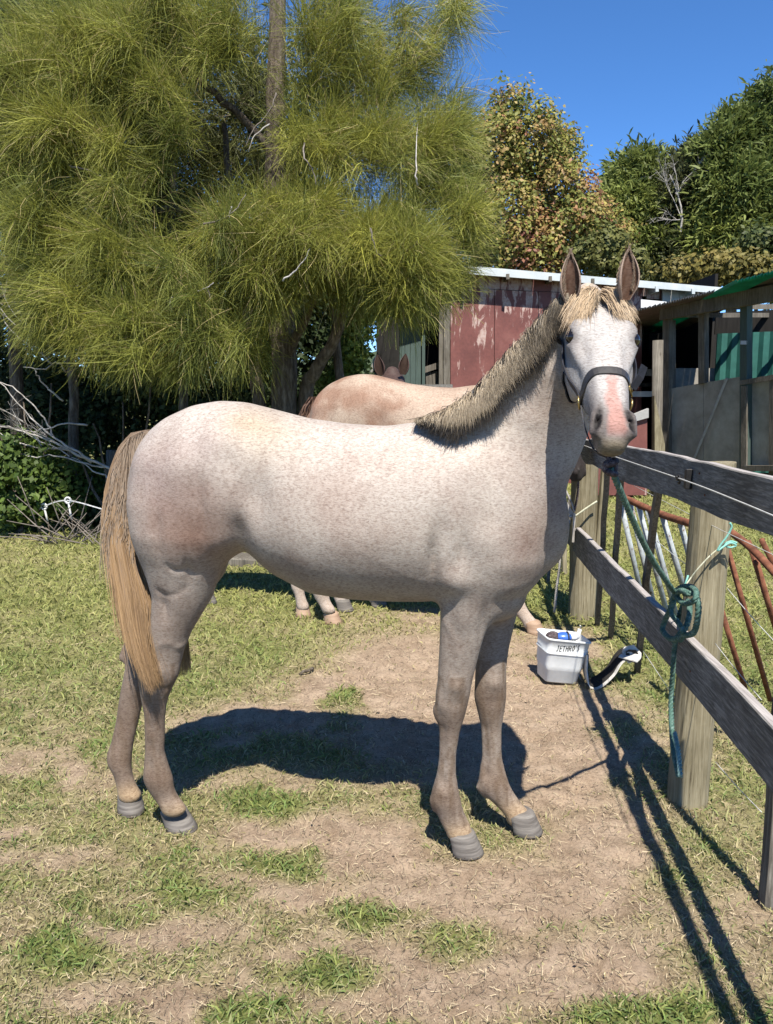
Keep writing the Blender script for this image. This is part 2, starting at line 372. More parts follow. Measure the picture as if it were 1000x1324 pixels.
FORE_F = [(720,600,690,2.64,.08),(760,608,676,2.635,.07),(800,612,667,2.63,.055),(838,614,658,2.625,.045),(862,615,655,2.622,.042),(885,614,655,2.62,.042),(902,613,655,2.62,.043),(922,618,652,2.62,.037),
          (940,622,649,2.618,.028),(978,623,649,2.615,.025),(998,620,654,2.615,.030),(1012,618,658,2.613,.035),(1024,623,664,2.612,.033),(1038,638,674,2.612,.029),(1050,650,685,2.611,.031),(1057,654,692,2.611,.036)]
NECK = [(383,742,776,2.415,.042),(400,726,778,2.415,.05),(425,704,778,2.42,.056),(455,684,779,2.43,.062),(485,662,776,2.445,.068),(515,640,771,2.465,.076),(545,616,765,2.49,.092),(575,592,755,2.51,.115),
        (605,580,742,2.525,.14),(640,572,723,2.535,.165),(680,570,713,2.54,.18),(715,574,706,2.54,.175),(745,590,694,2.54,.145),(765,606,680,2.54,.10)]
# head frame
HF = np.array(at(779, 398, 2.30)); HM = np.array(at(797, 551, 1.97))
ha = HM-HF; HLEN = np.linalg.norm(ha); ha /= HLEN
hsd = np.array([math.cos(math.radians(-1)), math.sin(math.radians(-1)), 0.0]); hsd -= ha*(hsd@ha); hsd /= np.linalg.norm(hsd)
hn = np.cross(ha, hsd); hn = hn if hn[1] < 0 else -hn          # face normal, towards the camera
SS = 0.90
def HP(s, v, w): return HF + ha*s*SS + hsd*v + hn*w
HR = np.array([ha, hsd, hn])
def head_into(F, P=HP, A=ha, S=hsd, Nn=hn, sc=1.0):
    R = np.array([A, S, Nn])
    def hl(rows, k, e):     # rows (s, halfwidth, w_front, w_back)
        u = [r[0]*sc*SS for r in rows]; F.loft((P(0,0,0), A, S, Nn), u, [0]*len(rows), [(r[2]+r[3])/2*sc for r in rows], [r[1]*sc for r in rows], [(r[2]-r[3])/2*sc for r in rows], k, e)
    # skull / nose
    hl([(-.055,.045,-.03,-.11),(-.02,.070,-.012,-.14),(.03,.086,-.001,-.16),(.08,.087,.003,-.17),(.12,.085,.003,-.165),(.17,.074,0,-.15),(.22,.065,-.001,-.13),
        (.28,.058,-.001,-.112),(.34,.054,-.002,-.100),(.39,.050,-.003,-.097),(.43,.048,-.004,-.098),(.475,.046,-.008,-.098),(.512,.038,-.024,-.09)], .02, 2.5)
    for v in (-1, 1):
        q = lambda s, x, w: P(s*sc, v*x*sc, w*sc)
        F.ellipsoid(q(.12,.056,-.125), (.115*sc,.030*sc,.085*sc), .03, R)              # cheek / jowl
        F.capsule(q(.16,.062,-.12), q(.34,.030,-.088), .028*sc, .02*sc, .03)
        F.capsule(q(.072,.070,-.018), q(.100,.084,-.024), .017*sc, .015*sc, .04)       # brow
        F.capsule(q(.115,.084,-.045), q(.24,.052,-.035), .014*sc, .008*sc, .02)        # facial crest
        F.ellipsoid(q(.476,.037,-.026), (.046*sc,.019*sc,.028*sc), .014, R)              # nostril wing
        F.ellipsoid(q(.104,.094,-.030), (.022*sc,.016*sc,.018*sc), .006, R, carve=True)  # socket
        F.capsule(q(.440,.033,.003), q(.500,.044,-.012), .004*sc, .0105*sc, .004, carve=True); F.capsule(q(.480,.041,-.012), q(.450,.030,-.045), .009*sc, .006*sc, .004, carve=True); F.capsule(q(.450,.050,-.014), q(.505,.053,-.034), .006*sc, .007*sc, .01)
        F.bumpg(q(.055,.075,-.045), .022*sc, -.008)                                     # hollow above the eye
        F.bumpg(q(.20,.06,-.02), (.06*sc,.02*sc,.02*sc), -.006, R)
        F.bumpg(q(.30,.038,.0), (.05*sc,.014*sc,.014*sc), .004, R)
    F.ellipsoid(P(.482*sc,0,-.052*sc), (.030*sc,.041*sc,.042*sc), .02, R)              # upper lip
    F.ellipsoid(P(.484*sc,0,-.094*sc), (.028*sc,.034*sc,.024*sc), .012, R)             # chin
    F.capsule(P(.516*sc,-.035*sc,-.078*sc), P(.516*sc,.035*sc,-.078*sc), .005*sc, .004*sc, .006, carve=True)
    F.capsule(P(.478*sc,-.050*sc,-.088*sc), P(.503*sc,-.03*sc,-.074*sc), .004*sc, .003*sc, .006, carve=True)
    F.capsule(P(.478*sc,.050*sc,-.088*sc), P(.503*sc,.03*sc,-.074*sc), .004*sc, .003*sc, .006, carve=True)

def ear(root, tip, facing, w=0.034, nU=10, nV=14):
    """cupped, leaf-shaped ear with thickness; returns V,F and an 'inside' value per vertex"""
    root = np.array(root); tip = np.array(tip); ax = tip-root; L = np.linalg.norm(ax); ax /= L
    f = np.array(facing, dtype=float); f -= ax*(f@ax); f /= np.linalg.norm(f); sdv = np.cross(ax, f)
    V = []; ins = []
    for layer in (0, 1):
        for i in range(nU+1):
            t = i/nU; prof = (math.sin(math.pi*min(1, (t*0.86+0.14)))**0.8)*(1-0.25*t) if t < 1 else 0.0
            prof = max(prof, 0.02); half = w*prof*(1.0 if t > .1 else .9)
            for j in range(nV+1):
                a = (j/nV-0.5)*2; ang = a*2.25*(1-0.35*t)       # wraps round, opening towards 'facing'
                r = half*(1.0 if layer == 0 else 0.86); x = math.sin(ang)*r; y = -math.cos(ang)*r*0.75+half*0.35
                cpos = root+ax*(t*L) + f*(0.012*math.sin(t*math.pi)) - sdv*0
                V.append(cpos + sdv*x + f*y); ins.append(layer*(1-abs(a)**6))
    F = []; m = nV+1; o = (nU+1)*m
    for i in range(nU):
        for j in range(nV):
            a = i*m+j; F.append((a, a+1, a+m+1, a+m)); F.append((o+a, o+a+m, o+a+m+1, o+a+1))
        for j in (0, nV):
            a = i*m+j; F.append((a, a+m, o+a+m, o+a) if j == 0 else (a, o+a, o+a+m, a+m))
    return np.array(V), np.array(F), np.array(ins)
def hoof(parent, c, rot, rx, ry, h, mat, slope=0.55, top=None, shift=None):
    """c = centre on the ground; toe points along rot; sloping front wall and coronet ring"""
    Vv = []; n = 20; rings = [(0, .98, 0), (0.02, 1.0, 0), (0.25, .955, 0), (0.5, .90, 0), (0.75, .86, 0), (0.95, .83, 0), (1.02, .74, 0), (1.06, .4, 0)]
    d = np.array([math.cos(rot), math.sin(rot), 0]); e = np.array([-d[1], d[0], 0])
    for t, s_, _ in rings:
        for k in range(n):
            a = 2*math.pi*k/n; x = math.cos(a); y = math.sin(a)
            if x < -0.55: x = -0.55-(abs(x)-0.55)*0.35
            z = h*t*(1.0-0.28*(x < 0)*abs(x)) if t > 0 else 0
            Vv.append(np.array(c)+d*(x*rx*s_ - t*h*slope*(1 if x > 0 else 0.9)+0)+e*(y*ry*s_)+np.array([0,0,z]))
    F = [(r*n+k, r*n+(k+1) % n, (r+1)*n+(k+1) % n, (r+1)*n+k) for r in range(len(rings)-1) for k in range(n)]
    F += [tuple(range(n))[::-1], tuple((len(rings)-1)*n+k for k in range(n))]
    return mesh_obj('hoof', np.array(Vv), F, mat, parent, True)

def m_coat(name, fleck=1.0):
    m, nt, b = mat_base(name); c = vcol(nt); v = coords(nt, (1,1,1))
    v2 = coords(nt, (95, 95, 300), (0, 0.7, 0))
    f1 = noise(nt, 1.0, 3, 0.7, v2); f2 = noise(nt, 75, 4, 0.75, v); f3 = noise(nt, 7, 5, 0.6, v)
    c = mixc(nt, 'MULTIPLY', 0.6*fleck, c, ramp(nt, [(0.32, (0.40,0.33,0.29)), (0.5, (0.98,0.97,0.96)), (0.7, (1.22,1.24,1.26))], f1))
    fa = nt.nodes['Color Attribute'].outputs['Alpha'] if 'Color Attribute' in nt.nodes else None
    c = mixc(nt, 'MULTIPLY', fa if fa is not None else 0.5, c, ramp(nt, [(0.36, (0.62,0.53,0.50)), (0.52, (1,1,1)), (0.7, (1.1,1.1,1.1))], f2))
    c = mixc(nt, 'MULTIPLY', 0.3*fleck, c, ramp(nt, [(0.35, (0.74,0.66,0.63)), (0.6, (1.06,1.07,1.08))], f3))
    nt.links.new(c, b.inputs['Base Color']); b.inputs['Roughness'].default_value = 0.62; b.inputs['Specular IOR Level'].default_value = 0.17
    b.inputs['Sheen Weight'].default_value = 0.03; b.inputs['Sheen Roughness'].default_value = 0.5
    ad = N(nt, 'ShaderNodeMath', operation='ADD'); nt.links.new(f1, ad.inputs[0]); nt.links.new(f2, ad.inputs[1])
    bump(nt, b, ad.outputs[0], 0.35, 0.0018); return m
M['coat'] = m_coat('grey_roan_coat')
M['hoof'] = m_simple('grey_hoof_horn', [(0.3,(0.09,0.08,0.07)), (0.5,(0.17,0.155,0.14)), (0.7,(0.27,0.25,0.22))], 3, (3,3,40), 0.75, 0.25, 0.0015)
M['hoof_tan'] = m_simple('tan_hoof_horn', [(0.3,(0.28,0.18,0.12)), (0.7,(0.46,0.33,0.23))], 3, (3,3,40), 0.6, 0.4, 0.003)
M['eye'] = m_simple('dark_eye', [(0.3,(0.004,0.003,0.003)), (0.7,(0.012,0.008,0.006))], 5, rough=0.16, bstr=0, spec=0.6)
def lerp3(a, b, t): return a*(1-t[:, None])+np.array(b)*t[:, None]
def spot(col, V, c, r, colr, amt, nz=None):
    q = (((V-np.array(c))/np.array(r))**2).sum(1); t = np.exp(-q)*amt
    if nz is not None: t = np.clip(t*(0.4+1.2*nz), 0, 1)
    return lerp3(col, colr, np.clip(t, 0, 1))

def transform_body(V, q0, ang, sc_, c0):
    c, s = math.cos(ang), math.sin(ang); P = (V-np.array(q0))*np.array(sc_); return np.c_[P[:, 0]*c-P[:, 1]*s, P[:, 0]*s+P[:, 1]*c, P[:, 2]]+np.array(c0)
def inv_body(p, q0, ang, sc_, c0):
    d = np.array(p)-np.array(c0); c, s = math.cos(-ang), math.sin(-ang); return np.array([d[0]*c-d[1]*s, d[0]*s+d[1]*c, d[2]])/np.array(sc_)+np.array(q0)
def build_other(c0, ang, sc_, pose, label, paint, hoofmat):
    q0 = np.array(G(236, 1072)); F = Field((-1.08, 1.93, 0.0), (1.1, 3.02, 1.86), .012)
    torso(F, TORSO); column(F, HIND_F, .03); column(F, FORE_F, .03); column(F, HIND_N, .035); column(F, FORE_N, .035)
    F.bumpg(at(668,668,2.40), (.075,.05,.085), .016); F.bumpg(at(332,640,2.40), (.055,.07,.10), -.020)
    root = empty('horse', c0, label, 'horse'); ears = []
    if pose == 'up':
        column(F, NECK, .06); F.capsule(at(768,412,2.41), HP(.03,0,-.09), .06, .065, .05); F.capsule(at(765,455,2.44), HP(.12,0,-.13), .055, .05, .05); head_into(F)
        ears = [((737,386,2.34),(730,322,2.33)), ((808,382,2.30),(818,318,2.30))]; ears = [(np.array(at(*a)), np.array(at(*b)), (0,-1,.1)) for a, b in ears]
    else:
        pol = inv_body(at(722,498,4.75), q0, ang, sc_, c0); muz = inv_body(at(750,590,4.55), q0, ang, sc_, c0)
        ch = np.array(at(650,660,2.53)); F.loft((ch, (pol-ch)/np.linalg.norm(pol-ch), np.array([0,1.,0]), np.cross((pol-ch)/np.linalg.norm(pol-ch), [0,1.,0])), [f_*np.linalg.norm(pol-ch) for f_ in (0,.25,.5,.75,.95)], [0]*5, [0]*5, [.15,.12,.09,.07,.06], [.20,.19,.155,.125,.10], .07)
        a_ = muz-pol; a_ /= np.linalg.norm(a_); f_ = np.array([.75,-.6,.2]); f_ -= a_*(a_@f_); f_ /= np.linalg.norm(f_); s_ = np.cross(f_, a_)
        P2 = lambda s, v, w: pol+a_*(s*SS+.04)+s_*v+f_*w; head_into(F, P2, a_, s_, f_, 1.0)
        ears = [(pol+s_*v*.06, pol+s_*v*.085-a_*.13, f_) for v in (-1, 1)]
    V, Q = F.mesh(2); col = paint(V)
    if pose != 'up': col = lerp3(col, (.035,.03,.03), 1-sstep(.10, .16, np.linalg.norm(V-(pol+a_*.46), axis=1))); col = lerp3(col, (.45,.44,.43), (1-sstep(.30,.40,np.linalg.norm(V-(pol+a_*.30), axis=1)))*sstep(.10,.16,np.linalg.norm(V-(pol+a_*.46), axis=1))*.8)
    VE = [V]; QE = [Q]; CE = [col]; b = len(V)
    for a, t, fc in ears:
        eV, eF, ins = ear(a-(t-a)*.1, t, fc, .038, 8, 10); VE.append(eV); QE.append(eF+b); b += len(eV); CE.append(lerp3(np.tile(col[-1:]*0+np.array([.10,.06,.05]), (len(eV), 1)), (.05,.03,.02), ins))
    V = np.vstack(VE); V = transform_body(V, q0, ang, sc_, c0); C2 = np.vstack(CE)
    mesh_obj('body', V, np.vstack(QE), M['coat'], root, True, np.c_[C2, np.full(len(C2), .5)])
    for (bx, by, rot, rx, h) in ((603,1101,-.25,.060,.072), (680,1074,-.25,.060,.072), (236,1072,-.45,.060,.070), (170,1048,-1.0,.056,.064)):
        g = transform_body(np.array([G(bx, by)]), q0, ang, sc_, c0)[0]; hoof(root, g, rot+ang, rx*1.1, rx*.95, h*1.1, hoofmat, .32)
    # tail
    R = np.random.default_rng(5); n = 900; k = 8; P = np.zeros((n, k, 3)); a = R.random(n)
    for j, q in enumerate(np.linspace(0, 1, k)):
        P[:, j] = np.array(at(186,562,2.66))+np.c_[-.02-.11*math.sin(q*2.0)+.10*(a-.5)*(.4+q), R.normal(0,.02,n), -.02-.75*q**1.2*(.7+.3*a)]
    P = transform_body(P.reshape(-1, 3), q0, ang, sc_, c0).reshape(n, k, 3)
    strands('tail', P, .005*np.linspace(1,.2,k)[None,:]*np.ones((n,1)), np.tile(paint(None), (n,1))*R.uniform(.6,1.3,(n,1)), M['hair'], root)
    return root
def build_hero():
    F = Field((-1.08, 1.93, 0.0), (0.86, 3.02, 1.86), float(os.environ.get('HRES', 0.0072)))
    torso(F, TORSO); column(F, HIND_F, .03); column(F, FORE_F, .03); column(F, HIND_N, .035); column(F, FORE_N, .035); column(F, NECK, .06)
    # muscles, joints and hollows
    B = lambda px, py, Y, r, amp: F.bumpg(at(px, py, Y), r, amp*1.4)
    B(668,668,2.40,(.075,.05,.085),.016)        # point of the shoulder
    B(600,650,2.36,(.06,.07,.17),.006)
    B(640,600,2.40,(.03,.06,.10),-.005)
    B(590,752,2.36,(.045,.05,.045),.016)        # elbow
    B(560,735,2.34,(.016,.07,.10),-.011)        # crease behind the elbow
    B(572,690,2.33,(.03,.06,.06),-.008)
    B(560,715,2.34,(.02,.06,.05),-.006)
    B(332,640,2.40,(.055,.07,.10),-.020)        # flank hollow
    B(310,690,2.42,(.03,.06,.06),-.012)
    B(285,700,2.44,(.05,.05,.05),.010)          # stifle
    B(283,566,2.42,(.05,.06,.05),.010)          # hip
    B(215,620,2.44,(.06,.08,.10),.006)
    B(243,745,2.46,(.012,.05,.06),-.008)
    B(450,700,2.27,(.25,.06,.08),.006)
    B(655,748,2.40,(.06,.06,.03),-.003)
    B(684,690,2.42,(.012,.06,.07),-.008)
    for (px, py, Y, s) in ((572,915,2.44,1), (183,868,2.56,1)): F.bumpg(at(px, py, Y), (.018,.03,.02), .004)
    F.capsule(at(183,862,2.60), at(188,842,2.60), .013, .008, .03)      # point of hock
    F.capsule(at(158,850,2.745), at(163,834,2.745), .012, .008, .03)
    F.capsule(at(564,917,2.474), at(566,925,2.474), .010, .010, .02)    # pisiform behind the knee
    F.capsule(at(561,1036,2.478), at(560,1046,2.478), .012, .006, .015) # fetlock tufts
    F.capsule(at(620,1018,2.613), at(627,1030,2.613), .012, .006, .015)
    B(628,700,2.36,(.05,.06,.05),.008); B(600,705,2.34,(.014,.06,.06),-.006); B(640,650,2.36,(.018,.06,.10),-.006); 
    B(560,560,2.40,(.05,.08,.03),-.006); B(600,600,2.36,(.05,.06,.06),.005); B(262,650,2.42,(.015,.08,.09),-.006); B(205,690,2.44,(.015,.08,.10),-.006); B(240,600,2.42,(.10,.08,.05),.006); B(300,600,2.42,(.03,.06,.05),-.006)
    for i in range(9): B(400+i*17,655+i*2,2.25,(.010,.05,.13),.0022 if i % 2 else -.0022)
    B(700,600,2.42,(.03,.06,.04),-.005); B(690,545,2.40,(.05,.06,.03),.005); B(720,480,2.36,(.05,.06,.03),.004); B(598,795,2.40,(.020,.04,.07),.007); B(624,800,2.41,(.012,.04,.07),-.007); B(214,785,2.52,(.012,.04,.05),-.008); B(234,775,2.52,(.02,.04,.05),.007)
    B(590,890,2.42,(.022,.03,.022),.008); B(590,912,2.42,(.03,.03,.012),-.003); B(572,900,2.42,(.010,.03,.03),-.005); B(207,868,2.55,(.016,.03,.025),.009); B(190,880,2.55,(.010,.03,.03),-.007); B(210,893,2.55,(.02,.03,.010),-.005); B(640,885,2.58,(.022,.03,.022),.008); B(637,908,2.58,(.03,.03,.012),-.003); B(575,1028,2.44,(.02,.03,.014),.003)
    # tendon grooves of the cannons
    for xs, y0, y1, Y in ((574,945,1010,2.45),(194,915,990,2.575),(629,945,1000,2.59)):
        for t in np.linspace(0, 1, 4): F.bumpg(at(xs, y0+(y1-y0)*t, Y), (.009,.02,.024), -.009)
    # vein and skin folds on the gaskin and forearm
    for pts, a in (([(210,757),(222,764),(236,761),(248,752)], -.0018), ([(228,722),(238,730),(250,727),(262,737)], -.002), ([(205,834),(219,828),(232,838),(240,832)], .002),
                   ([(575,800),(590,830),(592,862)], .003), ([(660,560),(672,600),(690,640)], .0035), ([(640,585),(652,630)], .003), ([(470,700),(500,716),(530,735),(548,742)], .0008), ([(585,870),(580,900),(583,930)], .0025), ([(700,470),(690,520),(676,570)], .003)):
        c = catmull([at(x, y, YB(x)-.1) for x, y in pts], 7)
        for p in c:
            # snap to near surface by marching along Y
            ix = [int(round((p[i]-F.lo[i])/F.h)) for i in (0, 2)]; colm = F.F[ix[0], :, ix[1]]; j = np.argmax(colm < 0)
            F.bumpg((p[0], F.lo[1]+j*F.h, p[2]), (.008,.014,.008), a)
    # throat / jaw to neck link
    F.capsule(at(768,412,2.41), HP(.03,0,-.09), .06, .065, .05)
    F.capsule(at(765,455,2.44), HP(.12,0,-.13), .055, .05, .05)
    head_into(F)
    V, Q = F.mesh(3)
    # ---- coat colour, with some light and shade painted in
    nz = smooth_noise(V, 9, 1, 4); nz2 = smooth_noise(V, 25, 2, 3); n = len(V)
    px, py = project(V)
    cream = np.array([0.425,0.385,0.34]); col = np.tile(cream, (n, 1))
    col = lerp3(col, (0.27,0.20,0.165), np.clip((nz-.46)*1.8, 0, .45)); col = lerp3(col, (0.56,0.51,0.455), sstep(1.20,1.42,V[:,2])*.6)  # brown mottles; lighter with height, sun on the back painted into the coat
    S = lambda x, y, r, c, a: spot(col, V, at(x, y, YB(x)-.15), r, c, a, nz)
    col = S(235,655,(.20,.2,.16),(0.24,0.16,0.13),.85); col = S(255,690,(.09,.2,.08),(0.22,0.13,0.095),.8)
    col = S(215,610,(.12,.2,.09),(0.36,0.29,0.27),.5); col = S(345,560,(.12,.2,.09),(0.38,0.31,0.215),.5)
    col = S(320,545,(.06,.2,.04),(0.40,0.31,0.19),.4)
    col = S(270,575,(.09,.2,.06),(0.45,0.38,0.36),.4); col = S(420,650,(.30,.3,.12),(0.50,0.41,0.35),.4)
    col = S(440,735,(.30,.3,.05),(0.30,0.26,0.225),.6); col = S(520,745,(.12,.3,.06),(0.26,0.22,0.19),.5)  # lower belly greyed, underside shade painted into the coat
    col = S(675,700,(.08,.2,.08),(0.31,0.225,0.19),.65); col = S(560,600,(.2,.3,.1),(0.56,0.48,0.42),.3)
    col = S(720,520,(.10,.3,.16),(0.30,0.255,0.225),.7); col = S(700,620,(.08,.3,.12),(0.31,0.265,0.235),.5)
    z = V[:, 2]; notface = V[:, 1] > 2.35
    # legs: greyer and browner going down, dark knees/hocks, sandy pasterns
    legs = (z < 0.95)*1.0
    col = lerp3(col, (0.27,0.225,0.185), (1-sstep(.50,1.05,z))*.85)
    col = lerp3(col, (0.15,0.11,0.085), np.exp(-((z-.475)/.075)**2)*.75*(0.4+nz*1.2)*(px > 500))
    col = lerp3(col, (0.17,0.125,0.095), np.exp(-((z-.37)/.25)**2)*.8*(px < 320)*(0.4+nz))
    col = lerp3(col, (0.20,0.145,0.105), np.exp(-((z-.20)/.06)**2)*.75*(0.3+nz*1.3))
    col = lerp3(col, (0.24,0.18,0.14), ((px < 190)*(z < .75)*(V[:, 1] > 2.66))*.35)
    col = lerp3(col, (0.46,0.335,0.20), (1-sstep(.07,.15,z))*.8)
    # streaky dirt on the lower legs
    st = smooth_noise(V*np.array([1,1,.18]), 60, 5, 3); col = lerp3(col, (0.16,0.115,0.08), np.clip((st-.48)*3.2, 0, .75)*(z < .62)*(z > .1))
    # head
    hd = (V-HF)@HR.T; s_, v_, w_ = hd[:, 0]/SS, hd[:, 1], hd[:, 2]
    inhead = (V[:, 1] < 2.40)*(z > 1.27)*(px > 722)*(s_ > -.06)*(np.abs(v_) < .13)*(w_ > -.22)*1.0
    face = (0.42,0.405,0.385); col = lerp3(col, face, inhead*.9)
    col = lerp3(col, (0.36,0.345,0.335), inhead*np.clip((nz2-.43)*1.8, 0, .5))
    col = lerp3(col, (0.17,0.16,0.16), inhead*sstep(.02,.06,s_)*(1-sstep(.13,.22,s_))*sstep(.055,.08,np.abs(v_))*.6)    # grey about the eyes
    col = lerp3(col, (0.13,0.115,0.11), inhead*np.exp(-((s_-.104)/.026)**2-((np.abs(v_)-.090)/.016)**2-((w_+.030)/.022)**2)*.97)  # dark skin round the eyes, with the brow ridge's shadow painted in
    col = lerp3(col, (0.20,0.185,0.18), inhead*sstep(.026,.045,np.abs(v_))*sstep(.27,.36,s_)*.65); col = lerp3(col, (0.27,0.26,0.25), inhead*sstep(.045,.07,np.abs(v_))*sstep(.12,.2,s_)*.5)  # grey shading of nose hollows and cheeks put into the colour
    mz = sstep(.38, .50, s_+np.clip(np.abs(v_)-.015, 0, .05)*.9-w_*0.2)
    col = lerp3(col, (0.105,0.088,0.08), inhead*np.clip(mz*1.15, 0, .9)*(0.7+.3*nz2))
    col = lerp3(col, (0.012,0.010,0.010), inhead*np.clip(np.exp(-((s_-.476)/.036)**2-((np.abs(v_)-.0395-.17*(s_-.476))/.0078)**2)*2.0, 0, 1)*sstep(-.10,-.08,w_))  # nostril pits painted near black to deepen their inner shade
    pinkw = -.002+.020*nz2+.010*sstep(.3,.42,s_); pk = (1-sstep(pinkw-.003, pinkw+.007, np.abs(v_-.003)))*sstep(.27,.37,s_+.05*nz)*(1-sstep(.50,.53,s_))
    col = lerp3(col, (0.44,0.235,0.195), inhead*pk*.8); col = lerp3(col, (0.20,0.165,0.105), inhead*sstep(.515,.545,s_)*.75)
    # ears
    VE = [V]; QE = [Q]; CE = [col]; base = len(V)
    camd = np.array([-.2,-1,.0])
    for (r0, tp, w) in (((737,386,2.34),(737,325,2.33),.033), ((808,382,2.30),(813,320,2.30),.033)):
        a = np.array(at(*r0)); b = np.array(at(*tp)); fc = np.array([(-.15 if r0[0] < 770 else .1), -1, .1])
        eV, eF, ins = ear(a-(b-a)*.10, b, fc, w); hair = np.random.default_rng(3).random(len(eV))
        ec = np.tile(np.array([0.33,0.25,0.20]), (len(eV), 1)); ec = lerp3(ec, (0.085,0.040,0.022), ins*(.75+.25*hair))
        VE.append(eV); QE.append(eF+base); base += len(eV); CE.append(ec)
    V2 = np.vstack(VE); Q2 = np.vstack(QE); C2 = np.vstack(CE)
    root = empty('horse', G(420, 1070), 'large pale grey horse with sandy mane and tail, tied to the fence', 'horse')
    C2 = np.c_[C2, np.concatenate([.5-.28*inhead, np.full(len(C2)-n, .2)])]
    body = mesh_obj('body', V2, Q2, M['coat'], root, True, C2)
    # eyes
    for v in (-1, 1):
        c = HP(.104, v*.0815, -.031); m_ = MB(); nU, nV2 = 10, 14; vs = []; fs = []
        for i in range(nU+1):
            for j in range(nV2): a = math.pi*i/nU; b = 2*math.pi*j/nV2; vs.append(c+.0195*np.array([math.sin(a)*math.cos(b), math.sin(a)*math.sin(b), math.cos(a)]))
        for i in range(nU):
            for j in range(nV2): fs.append((i*nV2+j, i*nV2+(j+1) % nV2, (i+1)*nV2+(j+1) % nV2, (i+1)*nV2+j))
        m_.add(vs, fs); m_.build('eye', M['eye'], root, True)
    for (bx, by, rot, rx, h, Yc) in ((603,1101,-.25,.060,.072,None), (680,1074,-.25,.060,.072,None), (235,1070,-.45,.060,.070,.6), (170,1048,-1.0,.056,.064,None)):
        g = G(bx, by); hoof(root, g, rot, rx, rx*.88, h, M['hoof'], Yc or .32)
    return root, body, F

def snap(F, X, Z, y0=1.95, inset=0.0):
    """first solid point of the field going away from the camera along +Y"""
    ix = np.clip(np.round((np.asarray(X)-F.lo[0])/F.h).astype(int), 0, F.n[0]-1); iz = np.clip(np.round((np.asarray(Z)-F.lo[2])/F.h).astype(int), 0, F.n[2]-1)
    col = F.F[ix, :, iz] < 0; j = np.argmax(col, axis=-1); ok = col.any(-1); return np.where(ok, F.lo[1]+j*F.h+inset, np.nan)

